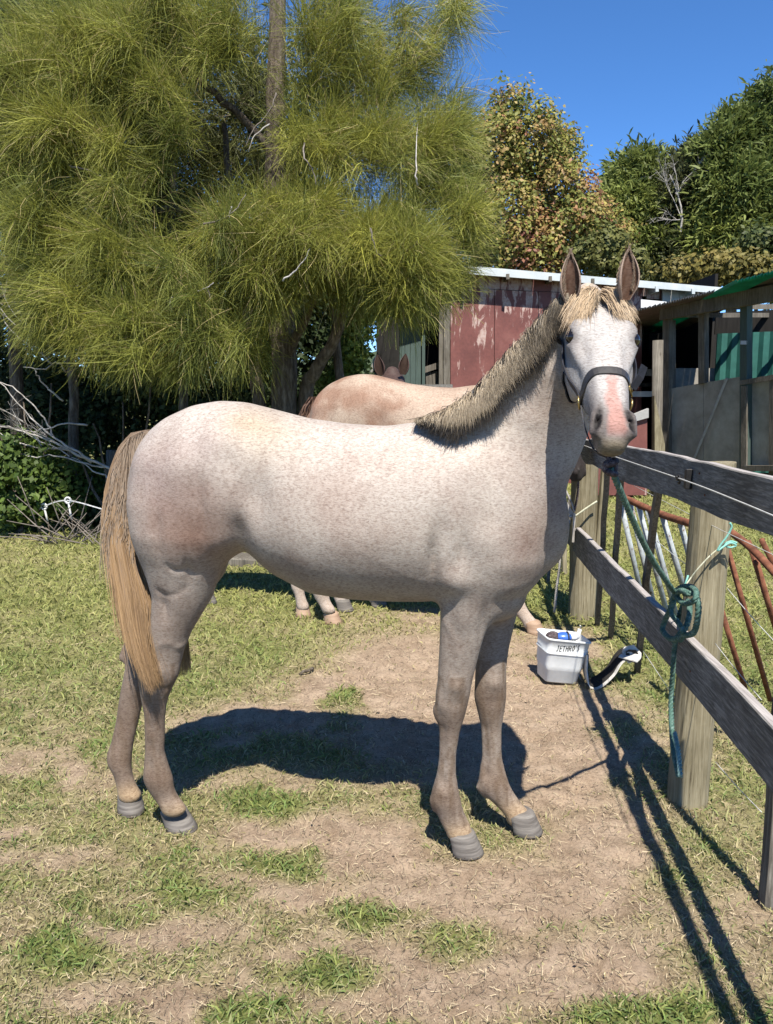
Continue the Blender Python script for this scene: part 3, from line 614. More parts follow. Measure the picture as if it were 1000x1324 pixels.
def hair_hero(root, F):
    R = np.random.default_rng(11)
    def px_curve(pts, t): t = np.clip(t, 0, 1)*(len(pts)-1); i = np.minimum(t.astype(int), len(pts)-2); f = t-i; P = np.array(pts, dtype=float); return P[i]*(1-f)[:, None]+P[i+1]*f[:, None]
    crest = np.array([at(*p) for p in [(545,546,2.57),(575,536,2.55),(600,519,2.53),(625,498,2.50),(645,476,2.47),(662,456,2.45),(682,434,2.43),(702,413,2.415),(722,396,2.41),(738,384,2.40)]])
    low = np.array([at(*p) for p in [(548,549,2.43),(572,556,2.38),(594,557,2.37),(627,534,2.37),(651,508,2.365),(668,486,2.36),(692,464,2.35),(702,448,2.345),(718,422,2.34),(734,398,2.34)]])
    def mane(n, cols, lenf, lift, seed, w, wl):
        R = np.random.default_rng(seed); t = R.random(n); tt = t*(len(crest)-1); i = np.minimum(tt.astype(int), len(crest)-2); f = (tt-i)[:, None]
        A = crest[i]*(1-f)+crest[i+1]*f; t2 = np.clip(t+R.normal(-.035, .02, n), 0, 1)*(len(low)-1); i2 = np.minimum(t2.astype(int), len(low)-2); f2 = (t2-i2)[:, None]
        Bp = low[i2]*(1-f2)+low[i2+1]*f2; A = A+R.normal(0, .006, (n, 3)); A[:, 1] += R.uniform(-.025, .02, n)
        clump = smooth_noise(np.c_[t*60, t*0], 1, seed, 2); L = lenf*(0.66+.60*clump+R.normal(0, .20, n)); k = 7; P = np.zeros((n, k, 3)); s_ = np.linspace(0, 1, k)
        side = R.normal(0, .012, n)+(clump-.5)*.06
        for j, q in enumerate(s_):
            P[:, j] = A + (Bp-A)*(q*L)[:, None]; P[:, j, 1] = A[:, 1] + (Bp[:, 1]-A[:, 1])*np.sin(np.minimum(q*1.25, 1)*math.pi/2)*1.0 - lift*(0.4+.6*q)
            P[:, j, 2] += math.sin(q*math.pi)*.010 + (.006*np.sin(q*9+t*80))*q; P[:, j, 0] += side*q + math.sin(q*math.pi)*(-.012)
            pass
        Wd = w*np.array([.5,1,1,.9,.7,.45,.1])[None, :]*R.uniform(.6, 1.3, n)[:, None]
        ci = R.random(n)[:, None]; c0 = np.array(cols[0])*(1-ci)+np.array(cols[1])*ci; cc = np.repeat(c0[:, None, :], k, 1)
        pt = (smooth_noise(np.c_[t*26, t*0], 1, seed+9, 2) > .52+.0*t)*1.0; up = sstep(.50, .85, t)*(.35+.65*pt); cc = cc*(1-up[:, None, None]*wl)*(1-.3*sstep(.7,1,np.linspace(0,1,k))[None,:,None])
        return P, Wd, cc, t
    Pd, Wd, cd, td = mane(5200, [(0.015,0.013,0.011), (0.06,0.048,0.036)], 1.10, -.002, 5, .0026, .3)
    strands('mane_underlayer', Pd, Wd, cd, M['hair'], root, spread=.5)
    Pl, Wl, cl, tl = mane(8000, [(0.60,0.50,0.36), (0.24,0.185,0.125)], 0.70, .006, 6, .0018, .80)
    strands('mane', Pl, Wl, cl, M['hair'], root, spread=.5)
    # forelock: parted at the poll, swept to both sides of the forehead
    n = 2300; R = np.random.default_rng(8); k = 8; P = np.zeros((n, k, 3)); g = R.random(n); left_ = g < .62
    dirs = np.where(left_, -(.12+.88*R.random(n)), .35+.65*R.random(n)); clump = smooth_noise(np.c_[dirs*9, left_*3.0], 1, 4, 2); dirs = dirs+(clump-.5)*.16
    A = HP(0,0,0)[None, :] + np.outer(-.080+R.normal(0,.008,n), ha)+np.outer(dirs*.032+R.normal(0,.006,n)-.006, hsd)+np.outer(-.012+R.normal(0,.005,n), hn)
    L = np.where(left_, .145, .130)*(0.45+.6*clump+R.normal(0,.18,n))*(1-.25*(np.abs(dirs) < .35)); lay = R.uniform(0,.009,n); wv = R.normal(0,.004,n)
    for j, q in enumerate(np.linspace(0, 1, k)):
        P[:, j] = A + np.outer(L*q, ha) + np.outer(dirs*.072*q**.8+wv*math.sin(q*5), hsd) + np.outer(.020*math.sin(min(1, q*1.6)*math.pi/2)-.040*q**1.3*np.abs(dirs)**2+lay, hn)
    ci = clump[:, None]*.7+R.random(n)[:, None]*.3; col = np.array([0.66,0.52,0.35])*(1-ci)+np.array([0.33,0.23,0.14])*ci; col = col*(1-.5*(np.abs(dirs)<.25)[:, None])
    strands('forelock', P, .0018*np.array([.5,1,1,.9,.8,.6,.35,.08])[None, :]*R.uniform(.6,1.3,n)[:, None], col, M['hair'], root, spread=.4)
    for (r0, tp, fx) in (((737,386,2.34),(737,325,2.33),-.15), ((808,382,2.30),(813,320,2.30),.1)):
        a = np.array(at(*r0)); b = np.array(at(*tp)); a = a-(b-a)*.1; n = 900; tt = R.uniform(.12,.95,n); sg = np.where(R.random(n) < .5, -1, 1); half = .033*np.sin(np.pi*np.minimum(1, tt*.86+.14))**.8*(1-.25*tt); k = 4; P = np.zeros((n, k, 3))
        rim = R.random(n) < .6; lat = np.where(rim, sg*half*R.uniform(.80,1.0,n), half*R.uniform(-.7,.7,n)); A = a+np.outer(tt, b-a)+np.outer(lat, [1,0,0])+np.outer(np.where(rim, -.006, .006), [0,1,0])
        for j, q in enumerate(np.linspace(0, 1, k)): P[:, j] = A+np.outer(-sg*np.where(rim, .010, .004)*q, [1,0,0])+np.array([0,-.006,0])*q+np.outer(R.uniform(.008,.022,n)*q, [0,0,1.0])
        strands('ear_hair', P, .0016*np.array([1,1,.7,.1])[None,:]*np.ones((n,1)), np.where(rim[:, None], np.array([[.40,.30,.22]]), np.array([[.16,.085,.05]]))*R.uniform(.5,1.2,(n,1)), M['hair'], root, spread=.5)
    # tail
    left = [(188,556),(170,560),(155,578),(145,605),(139,635),(137,665),(141,705),(149,752),(158,800),(168,832),(180,868),(196,893)]
    right = [(193,556),(182,570),(170,592),(165,620),(167,655),(176,700),(188,745),(197,785),(196,828),(203,866),(207,885),(207,899)]
    yy = [2.66,2.665,2.67,2.66,2.65,2.635,2.61,2.58,2.555,2.54,2.53,2.525]
    n = 8000; R = np.random.default_rng(9); s0 = R.random(n); k = 11; P = np.zeros((n, k, 3)); start = R.uniform(0, .34, n)*R.random(n); end = np.clip(R.normal(.82, .15, n), start+.25, 1.0); end = np.minimum(end, 1-.14*R.random(n)**2-.10*np.abs(2*s0-1))
    fly = np.where(R.random(n) < .12, R.normal(0,.018,n), R.normal(0,.004,n)); dep = R.uniform(-1, 1, n); clump = smooth_noise(np.c_[s0*14, dep*2], 1, 3, 2); lf = np.array(left, float); rt = np.array(right, float)
    for j, q in enumerate(np.linspace(0, 1, k)):
        u = (start+(end-start)*q)*11; i = np.minimum(u.astype(int), 10); f = (u-i)[:, None]
        l = lf[i]*(1-f)+lf[i+1]*f; r = rt[i]*(1-f)+rt[i+1]*f; ss = np.clip(s0+(clump-.5)*.45*q, -.06, 1.0)[:, None]
        w = l*(1-ss)+r*ss; Y = np.interp(u, np.arange(12), yy)
        for a in range(n) if False else (): pass
        d0 = (w[:, 0]-W0/2)/FPX; cz = -(w[:, 1]-H0/2)/FPX; dy = cp+cz*sp; dz = -sp+cz*cp; T = Y/dy
        P[:, j] = np.c_[d0*T, Y, CAMZ+dz*T]; rad = np.sqrt(np.maximum(0, 1-(2*s0-1)**2)); P[:, j, 1] += dep*rad*(.045 if q < .6 else .045)
        P[:, j, 0] += .007*np.sin(q*7+clump*25)*q+fly*q*q
        pass
    # short flyaway hairs of the dock spread outward
    ci = R.random(n)[:, None]; top = np.array([0.22,0.15,0.10])*(1-ci)+np.array([0.40,0.30,0.21])*ci; ci = np.clip(ci*.5+clump[:, None]*.6, 0, 1); bot = np.array([0.52,0.345,0.175])*(1-ci)+np.array([0.14,0.085,0.048])*ci
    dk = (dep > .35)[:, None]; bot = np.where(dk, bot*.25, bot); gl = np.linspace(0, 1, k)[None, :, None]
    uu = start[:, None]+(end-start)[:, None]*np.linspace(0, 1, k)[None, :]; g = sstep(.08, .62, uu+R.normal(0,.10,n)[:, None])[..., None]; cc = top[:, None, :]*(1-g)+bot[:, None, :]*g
    Wt = .0026*R.uniform(.6,1.3,n)[:, None]*np.interp(np.linspace(0, 1, k), [0,.2,.6,1], [.25,1,1,.12])[None, :]
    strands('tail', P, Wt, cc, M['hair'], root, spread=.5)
    n2 = 3600; a0 = R.uniform(.08, 5.5, n2); i = np.minimum(a0.astype(int), 10); f = (a0-i)[:, None]; l = lf[i]*(1-f)+lf[i+1]*f; r = rt[i]*(1-f)+rt[i+1]*f
    q0 = R.uniform(0, .8, n2)[:, None]; w = l*(1-q0)+r*q0; Y = np.interp(a0, np.arange(12), yy)+R.uniform(-.05, .02, n2); k = 5; P = np.zeros((n2, k, 3)); dx = R.uniform(-12, 2, n2)*(1-.6*q0[:, 0]); dyp = R.uniform(35, 85, n2)
    for j, q in enumerate(np.linspace(0, 1, k)):
        X = w[:, 0]+dx*math.sin(q*1.9)+2; Yp = w[:, 1]+dyp*q**1.2; cz = -(Yp-H0/2)/FPX; dy = cp+cz*sp; dz = -sp+cz*cp; T = Y/dy; P[:, j] = np.c_[(X-W0/2)/FPX*T, Y, CAMZ+dz*T]
    ci = R.random(n2)[:, None]; strands('tail_dock_hair', P, .0022*np.array([.3,1,.9,.6,.1])[None, :]*np.ones((n2, 1)), np.array([0.30,0.22,0.155])*(1-ci)+np.array([0.46,0.36,0.27])*ci, M['hair'], root, spread=.5)
    # tail tip seen between the hind legs
    n3 = 500; P = np.zeros((n3, 6, 3)); a = R.random(n3)
    for j, q in enumerate(np.linspace(0, 1, 6)):
        X = 222+a*18+q*(2+8*(a-.3)); Yp = 800+q*(52+30*R.random(n3)*(1-a*.4)); Y = 2.70; cz = -(Yp-H0/2)/FPX; dy = cp+cz*sp; dz = -sp+cz*cp; T = Y/dy; P[:, j] = np.c_[(X-W0/2)/FPX*T, Y*np.ones(n3), CAMZ+dz*T]
    strands('tail_tip', P, .0035*np.linspace(1, .2, 6)[None, :]*np.ones((n3, 1)), np.array([[0.42,0.29,0.15]])*R.uniform(.4,1.1,(n3,1)), M['hair'], root, spread=.5)
# ================================================================ ground
def ground_h(x, y):
    P = np.c_[x, y]; h = (smooth_noise(P, 1.3, 21, 3)-.5)*.030 + (smooth_noise(P, 9, 22, 3)-.5)*.014
    h = h + (smooth_noise(P, 45, 23, 2)-.5)*.006
    r = np.hypot(x, y); return h*np.clip(1.6-r/14, .1, 1) - 0.004 + np.clip(y-16, 0, 200)*0.0
# grass cover 0..1 in photo coordinates -> ground; bare track through the middle
BARE = [((560,870),150,60,1),((470,890),120,28,.9),((740,990),80,90,.8),((620,930),160,60,1),((450,1090),150,42,.9),((640,1160),180,60,.8),((790,1080),80,80,.6),((500,1270),200,55,.85),
        ((230,1200),140,30,.5),((60,985),60,18,.5),((180,1290),120,26,.5),((330,930),110,22,.6),((740,1250),160,60,.6),((380,1150),120,30,.5),((520,800),120,12,.5),((700,850),80,40,.8),((90,1110),120,16,.45),((420,1010),300,20,.3),((30,1075),50,10,.5)]
TUFT = [((430,905),42,17,1),((370,1040),80,22,1),((385,1120),62,24,1),((490,1180),82,22,1),((460,1255),60,30,1.1),((330,1310),90,24,1.1),((380,1260),40,20,.6),((860,1310),110,28,1.1),((80,1240),110,35,1),
        ((150,1180),110,24,.8),((270,1160),70,25,.8),((620,1215),60,30,.6),((920,1240),80,40,.6),((960,1120),60,50,.6),((200,1100),60,20,.6),((800,940),40,30,.6),((60,1020),60,16,.8),((130,960),50,18,.8),((930,950),40,40,.6),((560,790),60,6,.3),((240,1110),50,14,.7)]
def cover(x, y):
    z = np.zeros_like(x); px, py = project(np.c_[x, y, z])
    P = np.c_[x, y]; n1 = smooth_noise(P, 2.2, 31, 4); n2 = smooth_noise(P, 7, 32, 3)
    c = .53+.23*sstep(2.9, 4.4, y)
    vis = (y > .8)
    def g(a): q = ((px-a[0][0]+(n1-.5)*130)/a[1])**2+((py-a[0][1]+(n2-.5)*38)/a[2])**2; return np.exp(-q**1.4)*a[3]*vis
    b = np.zeros_like(x); t = np.zeros_like(x)
    for a in BARE: b = np.maximum(b, g(a))
    for a in TUFT: t = np.maximum(t, g(a))
    c = c - b*.78; c = np.maximum(c, t*.95)
    c = c + (n1-.5)*.55 + (n2-.5)*.35
    return np.clip(c, 0, 1)
def build_ground():
    def axis(a, b, fine0, fine1, step, ratio):
        v = list(np.arange(fine0, fine1, step)); s = step; x = v[-1]
        while x < b: s *= ratio; x += s; v.append(x)
        s = step; x = v[0]; w = []
        while x > a: s *= ratio; x -= s; w.append(x)
        return np.array(w[::-1]+v)
    xs = axis(-900, 900, -2.1, 2.2, .027, 1.12); ys = axis(-60, 1400, 1.35, 4.2, .027, 1.08)
    X, Y = np.meshgrid(xs, ys, indexing='ij'); x = X.ravel(); y = Y.ravel(); h = ground_h(x, y); c = cover(x, y)
    bare = 1-sstep(.2, .6, c); h = h + bare*((smooth_noise(np.c_[x, y], 22, 41, 4)-.5)*.022+(smooth_noise(np.c_[x, y], 70, 43, 2)-.5)*.008)
    Rh = np.random.default_rng(88)
    for _ in range(150):
        hx, hy = Rh.uniform(-.9,1.3), Rh.uniform(1.7,4.4); a = Rh.uniform(0, 6.28); dx_, dy_ = x-hx, y-hy; near = (np.abs(dx_) < .12) & (np.abs(dy_) < .12)
        u_ = dx_[near]*math.cos(a)+dy_[near]*math.sin(a); w_ = -dx_[near]*math.sin(a)+dy_[near]*math.cos(a); rr = np.sqrt((u_/1.1)**2+w_**2)
        h[near] += bare[near]*(-.012*np.exp(-((rr-.045)/.014)**2)*(u_ > -.04)-.005*(rr < .045)+.006*np.exp(-((rr-.075)/.015)**2))*Rh.uniform(.4,1)
    n1 = smooth_noise(np.c_[x, y], 14, 42, 3)
    dirt = np.array([0.47,0.37,0.275]); soil = np.array([0.29,0.215,0.15]); straw = np.array([0.37,0.31,0.17]); green = np.array([0.16,0.19,0.06])
    col = dirt*(1-n1[:, None])+soil*n1[:, None]; k = sstep(.15, .75, c)[:, None]; gg = straw*(1-c[:, None])+green*c[:, None]; col = col*(1-k)+gg*k
    nx, ny = len(xs), len(ys); i = np.arange(nx-1)[:, None]*ny+np.arange(ny-1)[None, :]; F = np.stack([i, i+ny, i+ny+1, i+1], -1).reshape(-1, 4)
    m, nt, b = mat_base('paddock_ground'); v = coords(nt); f = noise(nt, 85, 8, .85, v); f2 = noise(nt, 9, 5, .7, v); cc = vcol(nt)
    cc = mixc(nt, 'MULTIPLY', .7, cc, ramp(nt, [(0.36,(0.42,0.38,0.33)), (0.5,(1,1,1)), (0.64,(1.35,1.32,1.25))], f))
    cc = mixc(nt, 'MULTIPLY', .6, cc, ramp(nt, [(0.35,(0.66,0.62,0.58)), (0.6,(1.1,1.1,1.1))], f2))
    nt.links.new(cc, b.inputs['Base Color']); b.inputs['Roughness'].default_value = .95; b.inputs['Specular IOR Level'].default_value = .1; bump(nt, b, f, .8, .010)
    o = mesh_obj('ground', np.c_[x, y, h], F, m, None, True, col); o['kind'] = 'structure'
def blades(name, n, yr, ln, wd, dens, kind='grass'):
    R = np.random.default_rng(hash(name) % 1000 if False else sum(map(ord, name)))
    d = yr[0]*(yr[1]/yr[0])**R.random(n) if True else 0       # density falls with distance
    hw = .62*d+.5; x = R.uniform(-1, 1, n)*hw; y = d
    c = cover(x, y); keep = R.random(n) < dens(c); x, y, c = x[keep], y[keep], c[keep]; n = len(x); z = ground_h(x, y)
    s = (y/3.0)**.45; L = (R.uniform(*ln, n) if kind == 'grass' else ln[0]+(ln[1]-ln[0])*R.random(n)**3.0)*s; w = R.uniform(*wd, n)*np.maximum(1, (y/2.6))**.75; az = R.uniform(0, 2*np.pi, n)
    cl = smooth_noise(np.c_[x, y], 12, 77, 3)
    if kind == 'grass':
        L = L*(.5+.9*c); lean = R.uniform(.5, 1.35, n); P = np.zeros((n, 3, 3)); dx = np.cos(az); dy = np.sin(az)
        for j, q in enumerate((0, .5, 1)):
            a = lean*(q**.8); P[:, j, 0] = x+dx*L*q*np.sin(a); P[:, j, 1] = y+dy*L*q*np.sin(a); P[:, j, 2] = z-.002+L*q*np.cos(a)*.9
        W = w[:, None]*np.array([.9,1,.06])[None, :]
        g = np.clip(c*1.3-.12+R.normal(0,.26,n)+(cl-.5)*.9, 0, 1)[:, None]
        dry = np.array([0.52,0.43,0.24])*R.uniform(.6,1.15,(n,1)); gr = np.array([0.155,0.225,0.062])*R.uniform(.6,1.4,(n,1)); gr = np.where(R.random((n,1)) < .45, gr*np.array([1.5,1.2,1.25]), gr); col = dry*(1-g)+gr*g
        far = sstep(3.2, 6, y)[:, None]; col = col*(1-far*.5)+np.array([0.40,0.385,0.12])*far*.5*R.uniform(.75,1.2,(n,1))
        return strands(name, P, W, col, M['grass'], None, spread=1.0)
    P = np.zeros((n, 2, 3)); cv = R.uniform(-.22, .22, n)
    for j, q in enumerate((-.5, .5)):
        P[:, j, 0] = x+np.cos(az+cv*q)*L*q; P[:, j, 1] = y+np.sin(az+cv*q)*L*q; P[:, j, 2] = z+.003+R.uniform(0,.010,n)+(R.uniform(-.006,.010,n) if j else 0)
    col = np.array([0.60,0.50,0.33])*R.uniform(.45,1.15,(n,1)); dk = R.random(n) < .38; col[dk] = np.array([0.13,0.095,0.06])*R.uniform(.6,1.3,(dk.sum(),1))
    return strands(name, P, w[:, None]*np.array([1,.35])[None, :], col, M['straw'], None, face=(0,0,1), spread=.4)
if 'ground' not in SKIP:
    build_ground()
    if 'grass' not in SKIP:
        o = blades('grass', 185000, (1.25, 20.0), (.018,.050), (.0028,.0055), lambda c: np.clip(sstep(.20,.66,c)*.95+.04, 0, 1)); tag(o, 'short sunlit paddock grass, green in patches and dry between them', 'grass', kind='stuff')
        o = blades('dry_straw', 170000, (1.25, 11.0), (.005,.045), (.0010,.0024), lambda c: np.clip(.7+.3*sstep(.12,.4,c)-.8*sstep(.5,.9,c), 0, 1), 'straw'); tag(o, 'loose dry straw and dead grass scattered on the bare dirt', 'straw', kind='stuff')
    # clods of soil and dung crumbs
    R = np.random.default_rng(51); mb = MB()
    for i in range(6500):
        y = 1.4*(5.5/1.4)**R.random(); x = R.uniform(-1, 1)*(.5*y+.3); c = cover(np.array([x]), np.array([y]))[0]
        if R.random() < c*1.3: continue
        r = (.0018+.0065*R.random()**3)*(1 if R.random() < .985 else 2.4); z = float(ground_h(np.array([x]), np.array([y]))[0]); p = []
        for sx, sy, sz in ((1,0,0),(0,1,0),(-1,0,0),(0,-1,0),(0,0,.8),(.6,.6,.5),(-.6,.5,.5),(.1,-.7,.5)): p.append((x+sx*r*R.uniform(.7,1.3), y+sy*r*R.uniform(.7,1.3), z+sz*r*R.uniform(.5,1)))
        mb.add(p, [(0,1,5),(1,6,5),(1,2,6),(2,3,7),(2,7,6),(3,0,7),(0,5,7),(5,4,7),(5,6,4),(6,7,4)])
    M['soil'] = m_simple('soil_clods', [(0.3,(0.16,0.115,0.08)), (0.7,(0.40,0.30,0.21))], 30, rough=.95)
    o = mb.build('soil_clods', M['soil']); tag(o, 'small crumbs of soil and dung lying on the bare dirt', 'soil', kind='stuff')

# ================================================================ fence between the horses and the pen
P1 = G(889,1032); P2 = G(753,797); FD = (P2-P1); FD.z = 0; FD.normalize(); FN = Vector((-FD.y, FD.x, 0)); FN = FN if FN.x < 0 else -FN      # normal towards the horse
FACE = P1 + FN*0.085
def onfence(px, py, off=0.0):
    d = Vector(raydir(px, py)); q = FACE+FN*off-Vector((0,0,CAMZ)); t = q.dot(FN)/d.dot(FN); return Vector((0,0,CAMZ))+d*t
def fpt(s, z, off=0.0): p = FACE+FN*off+FD*s; return Vector((p.x, p.y, z))
fence = empty('paddock_fence', P1, 'weathered post and rail fence running away along the right side of the paddock', 'fence')
def fpost(c, top, r0, r1, lean, n=18, seed=0):
    """round timber post with flats, checks and a cut top"""
    R = np.random.default_rng(seed); V = []; rings = 16; c = Vector(c); top = Vector(top)
    wob = R.normal(0, .03, n)
    for i in range(rings+1):
        t = i/rings; p = c.lerp(top, t); r = r0+(r1-r0)*t
        for k in range(n): a = 2*math.pi*k/n; rr = r*(1+wob[k]+R.normal(0,.008))*(0.93 if k == 5 else 1); V.append((p.x+math.cos(a)*rr, p.y+math.sin(a)*rr, p.z-(.06 if i == 0 else 0)+(0.006*math.cos(a) if i == rings else 0)))
    F = [(i*n+k, i*n+(k+1) % n, (i+1)*n+(k+1) % n, (i+1)*n+k) for i in range(rings) for k in range(n)]
    V.append(tuple(top)); F += [(rings*n+k, rings*n+(k+1) % n, len(V)-1) for k in range(n)]
    return mesh_obj('post', np.array(V), F, M['post_wood'], fence, False)
def board(name, pts, zt, zb, th, mat, parent, off=0.0, seed=0):
    """rail: pts = list of s stations along the fence, zt/zb top and bottom heights"""
    R = np.random.default_rng(seed); V = []; m = 26; S = np.linspace(pts[0], pts[-1], m)
    for s_ in S:
        a = np.interp(s_, pts, zt)+R.normal(0,.0015); b = np.interp(s_, pts, zb)+R.normal(0,.0015)
        for z, o_ in ((b, 0), (a-.004, 0), (a, .004), (a, th-.003), (b, th)): V.append(tuple(fpt(s_, z, off-o_+0)))
    k = 5; F = [(i*k+j, i*k+(j+1) % k, (i+1)*k+(j+1) % k, (i+1)*k+j) for i in range(m-1) for j in range(k)]; F += [tuple(range(k)), tuple((m-1)*k+j for j in range(k))[::-1]]
    o = mesh_obj(name, np.array(V), F, mat, parent, False)
    bm = bmesh.new(); bm.from_mesh(o.data); bmesh.ops.recalc_face_normals(bm, faces=bm.faces); bm.to_mesh(o.data); bm.free(); return o
def sz(px, py, off=0.0): p = onfence(px, py, off); return (p-FACE).dot(FD), p.z
if 'fence' not in SKIP:
    t1 = at(925,599,P1.y+.02); fpost(P1, t1, .073, .071, 0, seed=1)
    t2 = at(757,590,P2.y); fpost(P2, t2, .092, .088, 0, seed=2)
    P3 = P2+FD*2.5; fpost((P3.x,P3.y,0), (P3.x-.02,P3.y,1.2), .075, .07, 0, seed=3); P4 = P2+FD*5.0; fpost((P4.x,P4.y,0), (P4.x+.02,P4.y,1.2), .07, .07, 0, seed=4)
    P0 = P1-FD*2.5; fpost((P0.x,P0.y,0), (P0.x,P0.y,1.25), .075, .07, 0, seed=5)
    # rails: read their edges from the photograph
    top = [sz(*p) for p in ((763,567),(811,577.5),(880,590),(940,605),(1000,618.5))]; bot = [sz(*p) for p in ((763,599),(803,622),(895,651),(946,677),(1000,692))]
    ss = [top[-1][0]-1.2]+[t[0] for t in top][::-1]; zt = [top[-1][1]]+[t[1] for t in top][::-1]; bs = [b[0] for b in bot][::-1]; zb0 = [b[1] for b in bot][::-1]
    zb = [np.interp(s_, bs, zb0) for s_ in ss]
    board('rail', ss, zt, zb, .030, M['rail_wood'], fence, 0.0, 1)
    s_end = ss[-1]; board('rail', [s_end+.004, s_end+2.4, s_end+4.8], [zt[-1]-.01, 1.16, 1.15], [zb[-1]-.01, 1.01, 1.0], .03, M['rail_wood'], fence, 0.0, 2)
    lt = [sz(*p) for p in ((745,682),(800,737),(862,799),(920,858),(970,909),(1000,941))]; lb = [sz(*p) for p in ((739,711),(800,784),(880,877.5),(940,950),(997,1021))]
    ss2 = [l[0] for l in lt][::-1]; zt2 = [l[1] for l in lt][::-1]; zb2 = [np.interp(s_, [b[0] for b in lb][::-1], [b[1] for b in lb][::-1]) for s_ in ss2]
    ss2 = [ss2[0]-1.2]+ss2; zt2 = [zt2[0]]+zt2; zb2 = [zb2[0]]+zb2
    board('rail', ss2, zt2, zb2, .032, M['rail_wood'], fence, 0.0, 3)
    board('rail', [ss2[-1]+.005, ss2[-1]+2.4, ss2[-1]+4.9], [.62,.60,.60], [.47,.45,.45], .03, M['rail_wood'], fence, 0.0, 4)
    # battens nailed behind the rails
    for (bx, by, tx, ty, w, d, seed) in ((990,1168,1003,640,.052,.026,1),(824,866,850,628,.050,.024,2),(790,824,803,612,.055,.024,3),(772,808,786,604,.048,.024,4),(708,756,722,600,.05,.024,6),(742,768,735,640,.03,.02,7)):
        g = G(bx, by); tp = at(tx, ty, onfence(tx, ty, -.045).y); s0 = (Vector((g.x,g.y,0))-FACE).dot(FD); s1 = (tp-FACE).dot(FD); mb = MB()
        if bx > 980: s1 = s0
        a = Vector((g.x, g.y, -.03)); b = fpt(s1, min(tp.z, 1.17), -.046)
        if bx > 980: b = a+Vector((0,.0,1.18)); R = np.random.default_rng(seed); m = 7
        pts = [a.lerp(b, i/m)+Vector((R.normal(0,.003), R.normal(0,.003), 0)) for i in range(m+1)]
        for i in range(m): pass
        vs = []; fs = []
        for i, p in enumerate(pts):
            for sx, sy in ((-1,-1),(1,-1),(1,1),(-1,1)): vs.append(p+FD*(sx*w/2)+FN*(sy*d/2))
        for i in range(m):
            for k in range(4): fs.append((i*4+k, i*4+(k+1) % 4, (i+1)*4+(k+1) % 4, (i+1)*4+k))
        fs += [(3,2,1,0), tuple(m*4+k for k in range(4))]; mb.add(vs, fs); mb.build('batten', M['batten_wood'], fence)
    # split pale stakes standing by the second post
    for (bx, by, tx, ty, w) in ((766,800,783,606,.05),(730,742,727,590,.04)):
        g = G(bx, by); tp = at(tx, ty, g.y); mb = MB(); mb.beam(g, tp, w, .03, side=(1,.2,0)); mb.build('stake', M['post_wood'], fence)
    # wires
    def wire(pts, r=.0016, sag=0.0, name='wire'): mb = MB(); mb.tube(catmull(pts, 6), r, 5); return mb.build(name, M['wire'], fence, True)
    wire([onfence(750,574,.03), onfence(800,592,.035), onfence(888,622,.045), onfence(950,646,.04), onfence(1010,671,.04)], .0024)
    ins = onfence(890,620,.012); mb = MB(); mb.beam(ins+Vector((0,0,-.032)), ins+Vector((0,0,.036)), .022, .022, side=tuple(FD)); mb.tube([ins+Vector((0,0,0)), ins+FN*.035, ins+FN*.04+Vector((0,0,.012))], .006, 8)
    mb.tube([ins+FN*.03+Vector((0,0,.0))+FD*(.014*math.cos(a))+Vector((0,0,.014*math.sin(a))) for a in np.linspace(0, 5.5, 9)], .004, 6); mb.build('insulator', M['black_plastic'], fence, False, .002)
    far = -.10
    for a, b in (((820,628),(1010,722)), ((940,760),(1005,833)), ((925,832),(985,905)), ((832,842),(900,940)), ((850,700),(905,742)), ((925,985),(985,1050))):
        wire([onfence(*a, far), onfence((a[0]+b[0])/2, (a[1]+b[1])/2+1.5, far), onfence(*b, far)], .0013)
    # nails
    for px, py in ((905,612),(912,640),(765,585),(883,822),(893,868)):
        p = onfence(px, py, .0); mb = MB(); mb.tube([p-FN*.004, p+FN*.003], .0035, 8); mb.build('nail', M['rust'], fence)

    # old pipe gates lying against the far side
    def gate(name, label, top, bars, mt, mb_mat, r=.013):
        c = G(*bars[0][2:4]) if len(bars[0]) > 3 else P1; root = empty(name, c, label, 'gate', 'old pipe gates behind the fence')
        m = MB(); m.tube(catmull(top, 5), r*1.25, 10); m.build('top_pipe', mt, root, True)
        for a, b in bars_pts(bars): m = MB(); m.tube([a, b], r, 10); m.build('bar', mb_mat, root, True)
        return root
    def bars_pts(bars): return [(at(x0, y0, Y0), G(x1, y1) if Y1 is None else at(x1, y1, Y1)) for x0, y0, x1, y1, Y0, Y1 in bars]
    gate('pipe_gate', 'pipe gate with pale blue chipped bars and rusty top pipe, left of near post', [at(800,640,5.0), at(850,663,4.4), at(903,680,3.95)],
         [(802,645,834,790,4.95,5.05),(815,650,850,800,4.8,4.9),(826,655,868,812,4.65,4.8),(838,660,880,815,4.5,4.7),(857,668,893,790,4.35,4.5),(880,676,905,770,4.15,4.4)], M['rust'], M['pale_pipe'], .016)
    gate('pipe_gate', 'rust brown pipe gate right of the near post', [at(925,676,3.5), at(948,690,3.35), at(975,712,3.2), at(1003,742,3.05), at(1030,770,2.95)],
         [(940,706,996,905,3.42,3.75),(932,785,968,905,3.5,3.75),(978,726,1014,850,3.2,3.45),(985,698,1030,790,3.6,3.8),(968,700,1012,840,3.7,3.9)], M['rust'], M['rust'], .0125)
